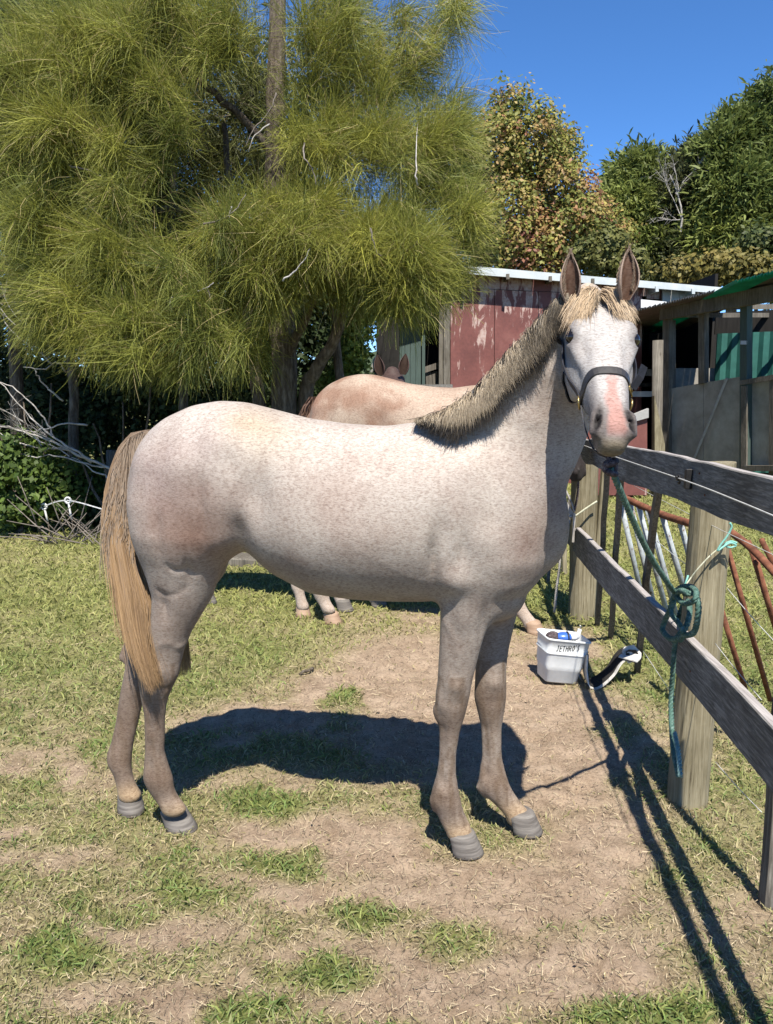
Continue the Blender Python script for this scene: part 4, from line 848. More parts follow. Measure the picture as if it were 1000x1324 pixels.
    # lower diagonal pieces of the same gates
# ================================================================ red shed
def red_mat():
    m, nt, b = mat_base('peeling_red_paint'); v = coords(nt, (4.2, 4.2, .9)); f = noise(nt, 1.6, 6, .68, v, .5); f2 = noise(nt, 2.2, 5, .6, coords(nt)); f3 = noise(nt, 25, 4, .6, coords(nt))
    sx = nt.nodes.new('ShaderNodeSeparateXYZ'); tc = nt.nodes.new('ShaderNodeTexCoord'); nt.links.new(tc.outputs['Object'], sx.inputs[0])
    mr = N(nt, 'ShaderNodeMapRange'); nt.links.new(sx.outputs['Z'], mr.inputs['Value']); mr.inputs['From Min'].default_value = 1.4; mr.inputs['From Max'].default_value = 3.1; mr.inputs['To Min'].default_value = -.14; mr.inputs['To Max'].default_value = .045
    ad = N(nt, 'ShaderNodeMath', operation='ADD'); nt.links.new(f, ad.inputs[0]); nt.links.new(mr.outputs[0], ad.inputs[1])
    base = ramp(nt, [(0.3,(0.135,0.042,0.036)), (0.5,(0.19,0.062,0.052)), (0.7,(0.25,0.095,0.08))], f2); base = mixc(nt, 'MULTIPLY', .4, base, ramp(nt, [(.35,(.7,.7,.7)),(.6,(1.1,1.1,1.1))], f3))
    msk = ramp(nt, [(.535,(0,0,0)), (.585,(1,1,1))], ad.outputs[0]); c = mixc(nt, 'MIX', msk, base, ramp(nt, [(.3,(.38,.22,.18)),(.6,(.52,.40,.36))], f3))
    nt.links.new(c, b.inputs['Base Color']); b.inputs['Roughness'].default_value = .7; bump(nt, b, ad.outputs[0], .3, .01); return m
M['red'] = red_mat()
M['fascia'] = m_simple('pale_blue_white_fascia', [(0.3,(0.50,0.56,0.58)), (0.7,(0.66,0.71,0.72))], 4, (1,1,1), .6)
M['iron'] = m_simple('weathered_roof_iron', [(0.3,(0.14,0.14,0.14)), (0.7,(0.30,0.30,0.29))], 6, (1,1,1), .5, metal=.3)
M['dark'] = m_simple('shade_black_boards', [(0.3,(0.012,0.011,0.010)), (0.7,(0.028,0.026,0.023))], 4, (6,6,.6), .95)  # near black: shade of the openings and rooms put into the colour
M['greygreen'] = m_simple('grey_green_door_paint', [(0.3,(0.055,0.085,0.075)), (0.7,(0.085,0.125,0.11))], 5, (8,8,.8), .7)
M['palepanel'] = m_simple('pale_grey_panel', [(0.3,(0.34,0.34,0.33)), (0.7,(0.52,0.52,0.51))], 6, (1,1,1), .8)
M['ply'] = m_simple('stained_grey_plywood', [(0.28,(0.22,0.20,0.172)), (0.5,(0.36,0.34,0.295)), (0.72,(0.50,0.475,0.42))], 2.6, (1,1,1), .9, .3, .004, detail=8)
M['teal_iron'] = m_simple('teal_painted_iron', [(0.3,(0.02,0.10,0.085)), (0.7,(0.035,0.16,0.13))], 6, (1,1,1), .6)
def m_sheetgreen():
    m, nt, b = mat_base('green_translucent_roof_sheet'); b.inputs['Base Color'].default_value = (.03,.38,.24,1); b.inputs['Roughness'].default_value = .4; f = noise(nt, 5, 4, .6, coords(nt)); c = ramp(nt, [(.3,(.02,.30,.20)),(.7,(.05,.48,.32))], f); nt.links.new(c, b.inputs['Base Color'])
    tr = nt.nodes.new('ShaderNodeBsdfTranslucent'); nt.links.new(c, tr.inputs['Color']); mx = nt.nodes.new('ShaderNodeMixShader'); mx.inputs[0].default_value = .6; nt.links.new(b.outputs[0], mx.inputs[1]); nt.links.new(tr.outputs[0], mx.inputs[2]); nt.links.new(mx.outputs[0], nt.nodes['Material Output'].inputs['Surface']); return m
M['sheet_green'] = m_sheetgreen()
def slab(name, corners, depth, mat, parent, bevel=0.0):
    """quad (4 world points) extruded by vector depth"""
    c = [Vector(p) for p in corners]; d = Vector(depth); mb = MB(); mb.hexa(c+[p+d for p in c]); return mb.build(name, mat, parent, False, bevel)
def rectpx(name, x0, x1, yt0, yt1, yb0, yb1, Yl, Yr, th, mat, parent, xl=None, z0=None, bevel=0.0):
    """board seen between px x0..x1, tops yt0,yt1, bottoms yb0,yb1 at depths Yl,Yr"""
    a = at(x0, yb0, Yl); b = at(x1, yb1, Yr); c = at(x1, yt1, Yr); d = at(x0, yt0, Yl)
    if z0 is not None: a.z = b.z = z0
    n = (b-a).cross(d-a).normalized(); n = n if n.y > 0 else -n; return slab(name, (a, b, c, d), n*th, mat, parent, bevel)
if 'sheds' not in SKIP:
    YS = 13.0; YE = 13.9; Yf = lambda x: YS+(YE-YS)*(x-580)/360.0
    sh = empty('red_shed', at(580,640,YS), 'old red shed with peeling paint and a pale roof edge', 'shed'); sh.location.z = 0
    # red wall sheets with open joints
    xs = [583,640,697,754,811,831]
    for i in range(5):
        x0, x1 = xs[i], xs[i+1]-.7; yt = lambda x: 372+(x-583)*.045
        rectpx('wall_panel', x0, x1, yt(x0), yt(x1), 600, 600, Yf(x0), Yf(x1), .04, M['red'], sh, z0=.02)
    a = at(583,351,YS); 
    rectpx('upper_board', 583, 836, 354, 367, 371.2, 383, YS+.03, Yf(836)+.03, .03, M['red'], sh)
    rectpx('upper_board', 836.5, 856, 368, 369, 386, 387, Yf(836)+.1, Yf(856)+.1, .03, M['red'], sh); rectpx('pale_board', 857, 878, 370, 371, 392, 392, Yf(857), Yf(878), .03, M['palepanel'], sh); rectpx('pale_board', 878.7, 903, 371, 372.5, 390, 388, Yf(879), Yf(903), .03, M['palepanel'], sh)
    rectpx('pale_board', 829, 862, 387, 390, 398, 396, Yf(829)-.3, Yf(862)-.3, .03, M['white_plastic'], sh)
    # roof: fascia, overhang and iron sheets going back
    f0 = at(480,338,YS-.35); f1 = at(945,374,Yf(945)-.25); 
    f0 = at(500,334.5,YS-.45); rectpx('fascia', 500, 945, 334.5, 372.5, 346, 380.5, YS-.45, Yf(945)-.25, .05, M['fascia'], sh)
    nsh = 12
    for i in range(nsh):
        a = f0.lerp(f1, i/nsh); b = f0.lerp(f1, (i+1)/nsh)-(f1-f0)*.0012; a = a+Vector((0,.06,-.035)); b = b+Vector((0,.06,-.035)); up = Vector((0,4.5,.15)); mb = MB(); m = 14
        for q in range(m): p0 = a.lerp(b, q/m)+Vector((0,0,.010*math.cos(q*math.pi))); p1 = a.lerp(b, (q+1)/m)+Vector((0,0,.010*math.cos((q+1)*math.pi))); mb.add([p0, p1, p1+up, p0+up, p0+Vector((0,0,.004)), p1+Vector((0,0,.004)), p1+up+Vector((0,0,.004)), p0+up+Vector((0,0,.004))], [(3,2,1,0),(4,5,6,7),(0,1,5,4),(2,3,7,6)])
        mb.build('roof_sheet', M['iron'], sh)
    for x, y in ((600,356),(655,360),(710,363),(765,366),(848,376),(895,379)): rectpx('rafter_end', x, x+4, y-6, y-6, y+1, y+1, Yf(x)-.3, Yf(x)-.3, .5, M['fascia'] if x > 840 else M['shed_wood'], sh)
    # left open part: posts, door, palings; dark room behind
    rectpx('corner_post', 574, 582.3, 350, 350, 600, 600, YS-.03, YS-.03, .12, M['batten_wood'], sh, z0=0)
    rectpx('corner_board', 568, 573.3, 350, 350, 600, 600, YS+.02, YS+.02, .08, M['shed_wood'], sh, z0=0)
    for i in range(4): rectpx('door_board', 517+i*7, 523.6+i*7, 352, 352, 600, 600, YS+.3, YS+.3, .03, M['greygreen'], sh, z0=0)
    rectpx('door_frame', 546, 550, 352, 352, 600, 600, YS+.25, YS+.25, .08, M['greygreen'], sh, z0=0)
    rectpx('brace_board', 550, 571, 474, 467, 482, 475, YS+.3, YS+.3, .03, M['batten_wood'], sh)
    for i in range(5): rectpx('paling', 551+i*4.2, 554.6+i*4.2, 482-i*.8, 482-i*.8, 600, 600, YS+.34, YS+.34, .02, M['batten_wood'], sh, z0=0)
    rectpx('threshold_board', 538, 585.5, 497, 497, 506, 508, YS-.12, YS-.12, .06, M['rail_wood'], sh)
    rectpx('threshold_board', 538, 585.5, 508.5, 509.5, 540, 540, YS-.10, YS-.10, .05, M['shed_wood'], sh)
    # room shell: back wall, side walls, partition
    zc_ = 3.4
    def wallw(name, p, q, z0, z1, th, mat): p = Vector(p); q = Vector(q); d = (q-p).normalized(); n = Vector((-d.y, d.x, 0))*th; return slab(name, ((p.x,p.y,z0),(q.x,q.y,z0),(q.x,q.y,z1),(p.x,p.y,z1)), n, mat, sh)
    L = at(487,500,YS); Rr = at(860,500,YE)
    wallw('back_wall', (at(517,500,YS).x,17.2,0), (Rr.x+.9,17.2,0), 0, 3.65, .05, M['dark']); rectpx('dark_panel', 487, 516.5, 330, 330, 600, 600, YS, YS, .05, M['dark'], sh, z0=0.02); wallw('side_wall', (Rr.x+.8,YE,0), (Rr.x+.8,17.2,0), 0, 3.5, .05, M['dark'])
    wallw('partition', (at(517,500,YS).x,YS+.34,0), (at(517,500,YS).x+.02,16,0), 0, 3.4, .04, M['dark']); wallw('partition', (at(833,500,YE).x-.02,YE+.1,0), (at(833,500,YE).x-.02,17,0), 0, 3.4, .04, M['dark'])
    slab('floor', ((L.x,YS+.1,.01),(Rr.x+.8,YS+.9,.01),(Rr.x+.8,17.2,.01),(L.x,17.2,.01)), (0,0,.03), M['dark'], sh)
    # rails across the gap beside the stable
    rectpx('gap_rail', 820, 853, 476, 478, 485, 487, 12.8, 12.6, .05, M['shed_wood'], sh); rectpx('gap_rail', 815, 852, 506, 506, 513, 513, 12.8, 12.6, .05, M['palepanel'], sh); rectpx('gap_rail', 820, 852, 495, 495, 500, 500, 13.2, 13.2, .05, M['dark'], sh)
    hd_ = tag(empty('red_half_door', at(815,600,11.6)), 'low red half door with a pale slanting top edge behind the horse\'s muzzle', 'door'); hd_.location.z = 0
    rectpx('door_panel', 770, 837, 560, 541, 640, 640, 11.6, 11.6, .04, M['red'], hd_, z0=.05); rectpx('top_edge', 768, 839, 556.5, 528, 560, 540, 11.55, 11.55, .08, M['palepanel'], hd_)
    # pale tank behind the dark horse
    c = at(492,470,12.6); bpts = []; mb = MB(); n = 18; prof = [(.31,0),(.31,1.65),(.30,1.9),(.25,2.08),(.17,2.18),(.06,2.22)]; c = Vector((at(501,470,13.9).x, 13.9, 0)); V = [(c.x+r*math.cos(2*math.pi*k/n), c.y+r*math.sin(2*math.pi*k/n), z) for r, z in prof for k in range(n)]
    mb.add(V, [(i*n+k, i*n+(k+1) % n, (i+1)*n+(k+1) % n, (i+1)*n+k) for i in range(len(prof)-1) for k in range(n)]+[tuple((len(prof)-1)*n+k for k in range(n))])
    # ================================================================ stable at right
    stb = empty('open_stable', at(900,650,11.5), 'open-fronted grey stable with corrugated roof at the right edge', 'stable'); stb.location.z = 0
    Ys = lambda x: 12.2-(x-862)/138*1.7
    def R_(name, x0, x1, yt0, yt1, yb0, yb1, off, th, mat, z0=None): return rectpx(name, x0, x1, yt0, yt1, yb0, yb1, Ys(x0)+off, Ys(x1)+off, th, mat, stb, z0=z0)
    R_('wall_panel', 862, 909.5, 503.5, 495, 640, 640, .06, .03, M['ply'], .03); R_('wall_panel', 910, 957, 495, 487, 640, 640, .06, .03, M['ply'], .03)
    R_('wall_panel', 966, 996, 494, 491, 603, 603, .06, .03, M['ply'], None); R_('wall_panel', 1004, 1045, 489, 484, 605, 605, .06, .03, M['ply'], None)
    R_('post', 857, 865, 412, 410, 640, 640, -.02, .10, M['shed_wood'], 0); R_('post', 868, 870.5, 415, 414, 506, 506, .12, .06, M['shed_wood']); R_('post', 903, 911, 402, 400, 497, 495, -.01, .09, M['shed_wood']); R_('post', 957, 966, 388, 386, 640, 640, -.06, .10, M['greygreen'], 0)
    R_('top_rail', 957, 1001, 492, 484, 498, 491, -.09, .05, M['batten_wood']); R_('stud', 995, 1001, 492, 491, 640, 640, -.05, .08, M['shed_wood'], 0); R_('stud', 958, 965, 499, 499, 606, 606, -.09, .03, M['batten_wood']); R_('bottom_rail', 958, 1045, 602, 602, 609, 610, -.10, .05, M['batten_wood'])
    R_('base_board', 958, 1045, 611, 613, 640, 640, .05, .04, M['dark'], 0)
    R_('diagonal_stick', 938, 941.5, 489, 489, 489.5, 489.5, 0, .01, M['batten_wood']).hide_render = False
    mb = MB(); mb.beam(at(940,489,Ys(940)-.02), at(898,592,Ys(898)-.02), .03, .02, side=(1,0,.3)); mb.build('diagonal_stick', M['palepanel'], stb)
    # beam and roof
    R_('front_beam', 853, 1050, 399, 357, 414, 380, -.10, .12, M['shed_wood'])
    RX = [822,848,873,899,925,955,985,1010,1035,1060]; nS = 9; redge = lambda x: at(x, 402-(x-822)*.25, 12.15-(x-822)/228*2.65)
    for i in range(nS):
        a = redge(RX[i]); b = redge(RX[i+1]-.3); ov = Vector((-.04,-.75,.02)) if i in (4,5) else Vector((0,0,0)); a += ov; b += ov; up = Vector((.25,4.8,-.30)); m = 20; mb = MB(); green = i in (4,5); sub_ = 1
        V0 = []; 
        for q in range(m+1): w = .022*math.cos(q*math.pi*.8); p = a.lerp(b, q/m)+Vector((0,0,w)); V0.append(p)
        for q in range(m):
            p0, p1 = V0[q], V0[q+1]; e = Vector((0,0,.003)); mb.add([p0, p1, p1+up, p0+up, p0+e, p1+e, p1+up+e, p0+up+e], [(3,2,1,0),(4,5,6,7),(0,1,5,4),(2,3,7,6)])
        mb.build('roof_sheet', M['sheet_green'] if green else M['iron'], stb)
    # second roof step at the edge
    fa2 = at(972,364,9.9)+Vector((0,0,.03)); fb2 = at(1040,352,9.0); 
    for i in range(4):
        x = 880+i*45; R_('rafter', x, x+4, 409-(x-860)*.23, 409-(x-860)*.23, 415-(x-860)*.22, 415-(x-860)*.22, 0, 3.5, M['shed_wood'])
    # inside: back wall of teal iron, dark boards, pale ply
    def inner(name, p, q, z0, z1, mat, corr=False, th=.03):
        p = Vector(p); q = Vector(q); d = q-p; L_ = d.length; d.normalize(); n = Vector((-d.y, d.x, 0)); m = max(2, int(L_/.038)) if corr else 1; mb = MB()
        for i in range(m):
            a = p+d*(L_*i/m)+n*(.018*math.cos(i*math.pi/2) if corr else 0); b = p+d*(L_*(i+1)/m)+n*(.018*math.cos((i+1)*math.pi/2) if corr else 0); mb.add([(a.x,a.y,z0),(b.x,b.y,z0),(b.x,b.y,z1),(a.x,a.y,z1),(a.x,a.y+th,z0),(b.x,b.y+th,z0),(b.x,b.y+th,z1),(a.x,a.y+th,z1)], [(0,1,2,3),(7,6,5,4),(3,2,6,7),(0,4,5,1)])
        return mb.build(name, mat, stb)
    xx = lambda px, Y: at(px, 480, Y).x
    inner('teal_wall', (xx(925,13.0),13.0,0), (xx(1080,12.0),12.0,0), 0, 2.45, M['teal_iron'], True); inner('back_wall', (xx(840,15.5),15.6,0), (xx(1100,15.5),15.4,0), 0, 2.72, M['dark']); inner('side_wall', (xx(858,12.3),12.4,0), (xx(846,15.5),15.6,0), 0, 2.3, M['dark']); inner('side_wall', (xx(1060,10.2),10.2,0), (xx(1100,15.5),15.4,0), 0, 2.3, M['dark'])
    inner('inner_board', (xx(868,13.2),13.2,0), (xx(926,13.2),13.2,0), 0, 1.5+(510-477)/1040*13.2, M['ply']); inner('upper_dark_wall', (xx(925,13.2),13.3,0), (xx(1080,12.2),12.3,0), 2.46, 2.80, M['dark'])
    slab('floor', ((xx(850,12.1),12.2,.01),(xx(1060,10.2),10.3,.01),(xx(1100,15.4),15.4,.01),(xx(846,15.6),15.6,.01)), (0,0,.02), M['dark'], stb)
    mb = MB(); p = at(962,443,Ys(962)-.10); mb.beam(p+Vector((-.045,0,0)), p+Vector((.045,0,0)), .012, .05, side=(0,1,0)); mb.build('latch', M['palepanel'], stb)
    # leaning round pole with a fresh split face
    pl = tag(empty('strainer_post', at(852,640,11.7)), 'thick round post with a pale split lower part beside the stable', 'post'); pl.location.z = 0
    mb = MB(); mb.tube([Vector((at(851,600,11.7).x,11.7,0)), at(851,440,11.7)], .075, 14); mb.build('pole', M['shed_wood'], pl, True)
    mb = MB(); yz = 11.55; pts = [at(846.5,512,yz), at(853,540,yz), at(860,575,yz), at(861,600,yz), at(847,600,yz)]; mb.add([p for p in pts]+[p+Vector((0,.1,0)) for p in pts], [(0,1,2,3,4),(9,8,7,6,5)]+[(i,(i+1)%5,(i+1)%5+5,i+5) for i in range(5)]); mb.build('split_face', M['post_wood'], pl)
    tk = tag(empty('water_tank', (c.x, c.y, 0)), 'pale rounded water tank half hidden by the shed corner', 'tank'); mb2 = MB(); mb2.add(V, [(i*n+k, i*n+(k+1) % n, (i+1)*n+(k+1) % n, (i+1)*n+k) for i in range(len(prof)-1) for k in range(n)]+[tuple((len(prof)-1)*n+k for k in range(n))]); M['tank'] = m_simple('cream_tank', [(0.3,(0.42,0.43,0.36)), (0.7,(0.58,0.58,0.50))], 5, (12,12,.5)); mb2.build('tank_body', M['tank'], tk, True)
    mb3 = MB(); mb3.tube([Vector((c.x,c.y,2.2)), Vector((c.x,c.y,2.26))], .07, 14); mb3.build('lid', M['greygreen'], tk, True)
# ================================================================ foliage builders
def lobes_points(lobes, n, R, shell=.55):
    """lobes: (px,py,Y,rx_px,ry_px,rd_m[,weight]) -> points, outward dirs, lobe index"""
    w = np.array([l[3]*l[4]*(l[6] if len(l) > 6 else 1) for l in lobes], float); w /= w.sum(); k = R.choice(len(lobes), n, p=w); d = R.normal(0, 1, (n, 3)); d /= np.linalg.norm(d, axis=1, keepdims=True)
    rad = (1-R.random(n)*shell)**.7; C_ = np.array([at(l[0], l[1], l[2]) for l in lobes]); S_ = np.array([[l[3]*mpp(l[0], l[1], l[2]), l[5], l[4]*mpp(l[0], l[1], l[2])] for l in lobes])
    return C_[k]+d*S_[k]*rad[:, None], d, k
def needle_crown(name, lobes, ntuft, per, L, wd, cols, parent, seed, droop=.9, shell=.6, spreadd=.8, k=5):
    R = np.random.default_rng(seed); c, d, li = lobes_points(lobes, ntuft, R, shell)
    if seed == 101:
        hx_, hy_ = project(c); kp = np.ones(len(c), bool)
        for a_, b_, ra, rb in HOLES: kp &= ((hx_-a_)/ra)**2+((hy_-b_)/rb)**2 > 1+R.normal(0,.35,len(c))
        kp &= hx_ < 588+R.normal(0,9,len(c))+12*np.sin(hy_*.05)
        c, d, li = c[kp], d[kp], li[kp]; ntuft = len(c)
    tone = R.random(len(lobes))[li]*.35+smooth_noise(c, 1.2, seed, 3)*.65+R.normal(0,.10,ntuft)
    n = ntuft*per; c = np.repeat(c, per, 0); d = np.repeat(d, per, 0); tone = np.repeat(tone, per); hang = np.repeat(R.uniform(-.8, 1.8, ntuft), per)
    td = np.repeat(R.normal(0, .45, (ntuft, 3)), per, 0); ctr = np.array(at(362,300,9.4)); rd = c-ctr; rd[:, 2] *= .15; rd /= np.linalg.norm(rd, axis=1, keepdims=True)+.3; v = d*.15+rd*.8+np.array([0,0,.12])+td*1.2+R.normal(0, spreadd*.34, (n, 3)); v /= np.linalg.norm(v, axis=1, keepdims=True); c = c+R.normal(0, .05, (n, 3)); ln = R.uniform(*L, n); P = np.zeros((n, k, 3)); P[:, 0] = c; cur = v.copy(); curl = R.normal(0, .35, (n, 3))
    for j in range(1, k):
        cur = cur+np.array([0,0,-1.0])*(droop*hang*.32)[:, None]+curl*.35; cur /= np.linalg.norm(cur, axis=1, keepdims=True); P[:, j] = P[:, j-1]+cur*(ln/(k-1))[:, None]
    tone = np.clip(tone, 0, 1)[:, None]; col = np.array(cols[0])*(1-tone)+np.array(cols[1])*tone; br = R.random((n, 1)) < .06; col = np.where(br, np.array(cols[2]), col)*R.uniform(.6, 1.35, (n, 1))
    W = R.uniform(*wd, n)[:, None]*np.linspace(1, .35, k)[None, :]
    return strands(name, P, W, col, M['foliage'], parent, spread=.9)
def leaf_crown(name, lobes, n, size, cols, parent, seed, shell=.5, clump=.35, aspect=.6, up=.3, cscale=1.0):
    """leaves gathered in clumps, each leaf one pointed quad"""
    R = np.random.default_rng(seed); nc = max(20, n//26); c, d, li = lobes_points(lobes, nc, R, shell); keep = smooth_noise(c, 1.7*cscale, seed+5, 2) > (.30 if up < .5 else -1); c, d = c[keep], d[keep]; nc = len(c)
    i = R.integers(0, nc, n); off = R.normal(0, 1, (n, 3)); off /= np.linalg.norm(off, axis=1, keepdims=True); off *= (R.random(n)**.45)[:, None]; p = c[i]+off*clump*R.uniform(.5,1.1,n)[:, None]
    nrm = off*.8+d[i]*.4+R.normal(0, .5, (n, 3))+np.array([0,-.2,up]); nrm /= np.linalg.norm(nrm, axis=1, keepdims=True); t = np.cross(nrm, R.normal(0, 1, (n, 3))); t /= np.linalg.norm(t, axis=1, keepdims=True); b = np.cross(nrm, t); s = R.uniform(*size, n)[:, None]
    V = np.stack([p-t*s, p+b*s*aspect, p+t*s, p-b*s*aspect], 1).reshape(-1, 3); F = np.arange(n*4).reshape(n, 4)
    tone = smooth_noise(c, .9*cscale, seed+9, 3)[i]*.6+R.random(nc)[i]*.4; cols = np.array(cols, float); u = np.clip((tone-.2)/.6, 0, .999)*(len(cols)-1); a = u.astype(int); f = (u-a)[:, None]; col = (cols[a]*(1-f)+cols[a+1]*f)*R.uniform(.7, 1.3, (n, 1))
    return mesh_obj(name, V, F, M['foliage'], parent, False, np.repeat(col, 4, 0))
def limb(pts, r0, r1, name, mat, parent, n=9, per=6, wob=.0, seed=0):
    R = np.random.default_rng(seed); P = catmull(pts, per); P = [Vector(p)+Vector(R.normal(0, wob, 3)) for p in P]; mb = MB(); mb.tube(P, list(np.linspace(r0, r1, len(P))), n); return mb.build(name, mat, parent, True)
def twigs(name, start, dirn, L, r, mat, parent, seed, gen=3, droop=0, kids=4):
    R = np.random.default_rng(seed); mb = MB()
    def grow(p, d, L, r, g):
        pts = [Vector(p)]; q = Vector(p); dd = Vector(d).normalized()
        for i in range(5): dd = (dd+Vector(R.normal(0, .13, 3))+Vector((0,0,-droop*.1))).normalized(); q = q+dd*(L/5); pts.append(q.copy())
        mb.tube(pts, list(np.linspace(r, r*.35, 6)), 5, False)
        if g > 0:
            for _ in range(kids): j = R.integers(1, 6); grow(pts[j], (dd+Vector(R.normal(0, .55, 3))).normalized(), L*R.uniform(.35,.7), r*.5, g-1)
    grow(start, dirn, L, r, gen); return mb.build(name, mat, parent, True)

HOLES = [(358,70,14,90),(250,235,42,40),(325,200,34,48),(275,160,44,30),(415,228,20,12),(205,290,26,16),(395,430,50,40),(330,150,30,34),(100,225,22,16),(300,120,24,30),(180,165,20,14),(465,135,22,16),(290,365,18,14)]
CAS = [(.085,.13,.035), (.45,.44,.080), (.50,.41,.19)]
if 'trees' not in SKIP:
    # ---- the big she-oak
    t = empty('she_oak_tree', G(362,655), 'tall she-oak tree with feathery drooping olive foliage behind the horses', 'tree'); Yt = 9.3
    limb([at(367,690,Yt), at(366,560,Yt), at(368,470,Yt), at(362,360,Yt), at(357,250,Yt), at(356,150,Yt-.1), at(358,60,Yt-.1), at(362,-60,Yt)], .17, .08, 'trunk', M['bark'], t, 14, 8, .004, 1)
    limb([at(345,690,Yt+.1), at(337,540,Yt+.1), at(328,470,Yt+.1), at(318,380,Yt), at(300,280,Yt), at(290,160,Yt)], .10, .03, 'trunk', M['bark'], t, 12, 8, .003, 2)
    limb([at(392,690,Yt), at(395,520,Yt), at(408,480,Yt-.1), at(432,440,Yt-.2), at(446,400,Yt-.3), at(470,330,Yt-.4), at(500,250,Yt-.3)], .095, .03, 'trunk', M['bark'], t, 12, 8, .003, 3)
    limb([at(368,470,Yt), at(400,400,Yt-.3), at(440,330,Yt-.6), at(500,280,Yt-.8), at(560,250,Yt-.9)], .06, .015, 'branch', M['bark'], t, 8, 6, .01, 4)
    limb([at(360,350,Yt), at(300,300,Yt-.5), at(230,270,Yt-.9), at(150,280,Yt-1.1)], .06, .015, 'branch', M['bark'], t, 8, 6, .01, 5)
    limb([at(357,250,Yt), at(420,180,Yt-.3), at(490,120,Yt-.4), at(560,60,Yt-.4)], .05, .012, 'branch', M['bark'], t, 8, 6, .01, 6)
    limb([at(357,200,Yt), at(290,130,Yt-.3), at(220,80,Yt-.5), at(120,60,Yt-.8)], .05, .012, 'branch', M['bark'], t, 8, 6, .01, 7)
    front = [(535,345,8.0,76,52,.7,1.3), (590,285,8.3,36,56,.5), (470,352,8.0,60,36,.5,.9), (455,295,8.1,60,34,.5), (395,320,8.2,50,34,.4,.8), (365,285,8.1,48,26,.4), (480,190,8.5,80,26,.5), (575,165,8.8,34,40,.5,.6), (425,180,8.6,50,24,.4,.8), (420,240,8.7,36,20,.3,.6),
             (320,375,8.2,44,36,.4,.8), (260,420,7.8,62,38,.6), (185,425,7.6,70,40,.6), (110,395,7.7,46,50,.5), (150,335,7.8,70,40,.6), (235,365,8.1,52,30,.4,.8), (85,275,8.0,46,50,.5), (160,255,8.0,44,36,.5,.7),
             (120,185,8.1,66,44,.6), (60,130,8.2,50,50,.5), (175,115,8.3,62,32,.5), (95,60,8.3,70,44,.6), (190,30,8.6,64,30,.5), (290,35,8.8,40,44,.5,.6), (420,50,8.9,50,50,.6,.6), (400,125,8.9,40,30,.4,.5), (232,160,8.2,26,20,.3,1.3), (590,12,9.0,32,32,.4,.7), (520,60,9.1,46,50,.5,.28), (475,110,9.0,36,34,.5,.4), (612,330,8.2,18,42,.25,.8), (300,300,8.0,44,24,.4), (345,335,8.1,40,24,.35,.9), (60,350,8.0,34,50,.5,.5), (270,260,8.9,26,24,.3,.4), (330,455,8.4,34,20,.3,.5), (45,200,8.2,40,40,.4,.6), (215,210,8.6,26,20,.3,.5), (600,235,8.4,28,30,.4,.9), (590,185,8.6,30,30,.4,.7), (550,235,8.5,40,30,.5,.8), (575,345,8.2,40,40,.4,.9), (610,300,8.2,20,60,.3,.9)]
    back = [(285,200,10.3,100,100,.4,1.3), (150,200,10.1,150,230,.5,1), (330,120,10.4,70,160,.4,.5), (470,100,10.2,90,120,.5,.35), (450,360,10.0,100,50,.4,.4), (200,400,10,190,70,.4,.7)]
    RS = np.random.default_rng(99); sub = []
    for l in front:
        w = l[6] if len(l) > 6 else 1.0; sub.append((*l[:3], l[3]*.8, l[4]*.8, l[5]*.8, w*.15))
        for _ in range(12): a = RS.uniform(0, 2*math.pi); q = RS.uniform(.2, 1.2); sub.append((l[0]+l[3]*q*math.cos(a)*.95, l[1]+l[4]*q*math.sin(a)*.95, l[2]+RS.uniform(-.5,.4), l[3]*RS.uniform(.14,.45), l[4]*RS.uniform(.2,.6), l[5]*.5, w*RS.uniform(.7,2.2)))
    front = sub
    needle_crown('crown', front+[(200,150,9.0,230,200,.9,.13), (170,350,8.8,170,120,.8,.2), (480,250,9.0,130,150,.7,.13)], 10800, 15, (.20,.50), (.0036,.0068), CAS, t, 101, shell=.9, k=4)
    needle_crown('inner_crown', back, 2200, 8, (.25,.5), (.007,.012), [(.06,.075,.03),(.16,.17,.05),(.2,.17,.1)], t, 102, shell=1.0, k=4)  # inner needles coloured darker, shade inside the crown painted in
    for q, pts in enumerate(([(222,386),(245,380),(268,372),(276,366)], [(268,372),(272,385),(270,398)], [(222,386),(220,396),(226,408)], [(262,290),(285,284),(305,272),(318,252)], [(300,268),(296,282),(300,292)], [(358,120),(348,145),(330,165),(318,190)], [(365,362),(380,352),(395,335),(400,322)],
                             [(395,180),(393,200),(405,220),(410,240)], [(350,160),(330,175),(322,196)], [(130,28),(160,35),(175,45),(150,60)], [(110,135),(128,133),(142,136)], [(90,215),(115,220),(140,232)], [(540,240),(538,220),(540,160)], [(70,372),(95,370),(130,374)], [(240,400),(243,420),(246,440)], [(480,295),(486,325),(494,330)])):
        limb([at(x, y, 7.35+.1*(q % 3)-.0+(.9 if y < 200 else 0)) for x, y in pts], .009, .0035, 'dead_branch', M['dull_twig'] if q % 2 else M['dead_wood'], t, 6, 5, .004, q)
    # ---- second she-oak at the far left
    t = empty('she_oak_tree', G(20,675), 'greener she-oak at the far left edge, its trunk hidden in shade', 'tree')
    limb([at(25,690,10.2), at(22,500,10.2), at(15,300,10.2), at(20,100,10.2), at(20,-60,10.2)], .09, .05, 'trunk', M['bark'], t, 12, 8, .005, 8)
    needle_crown('crown', [(15,60,9.4,60,60,.6), (30,160,9.2,55,60,.6), (5,250,9.2,50,50,.5), (40,220,9.4,40,50,.4,.7), (-40,150,9.5,60,160,.6), (0,360,9.4,50,50,.5,.6), (60,0,9.6,80,40,.5)], 1500, 13, (.22,.45), (.006,.010), [(.06,.095,.045),(.22,.26,.075),(.25,.22,.14)], t, 103, k=4)
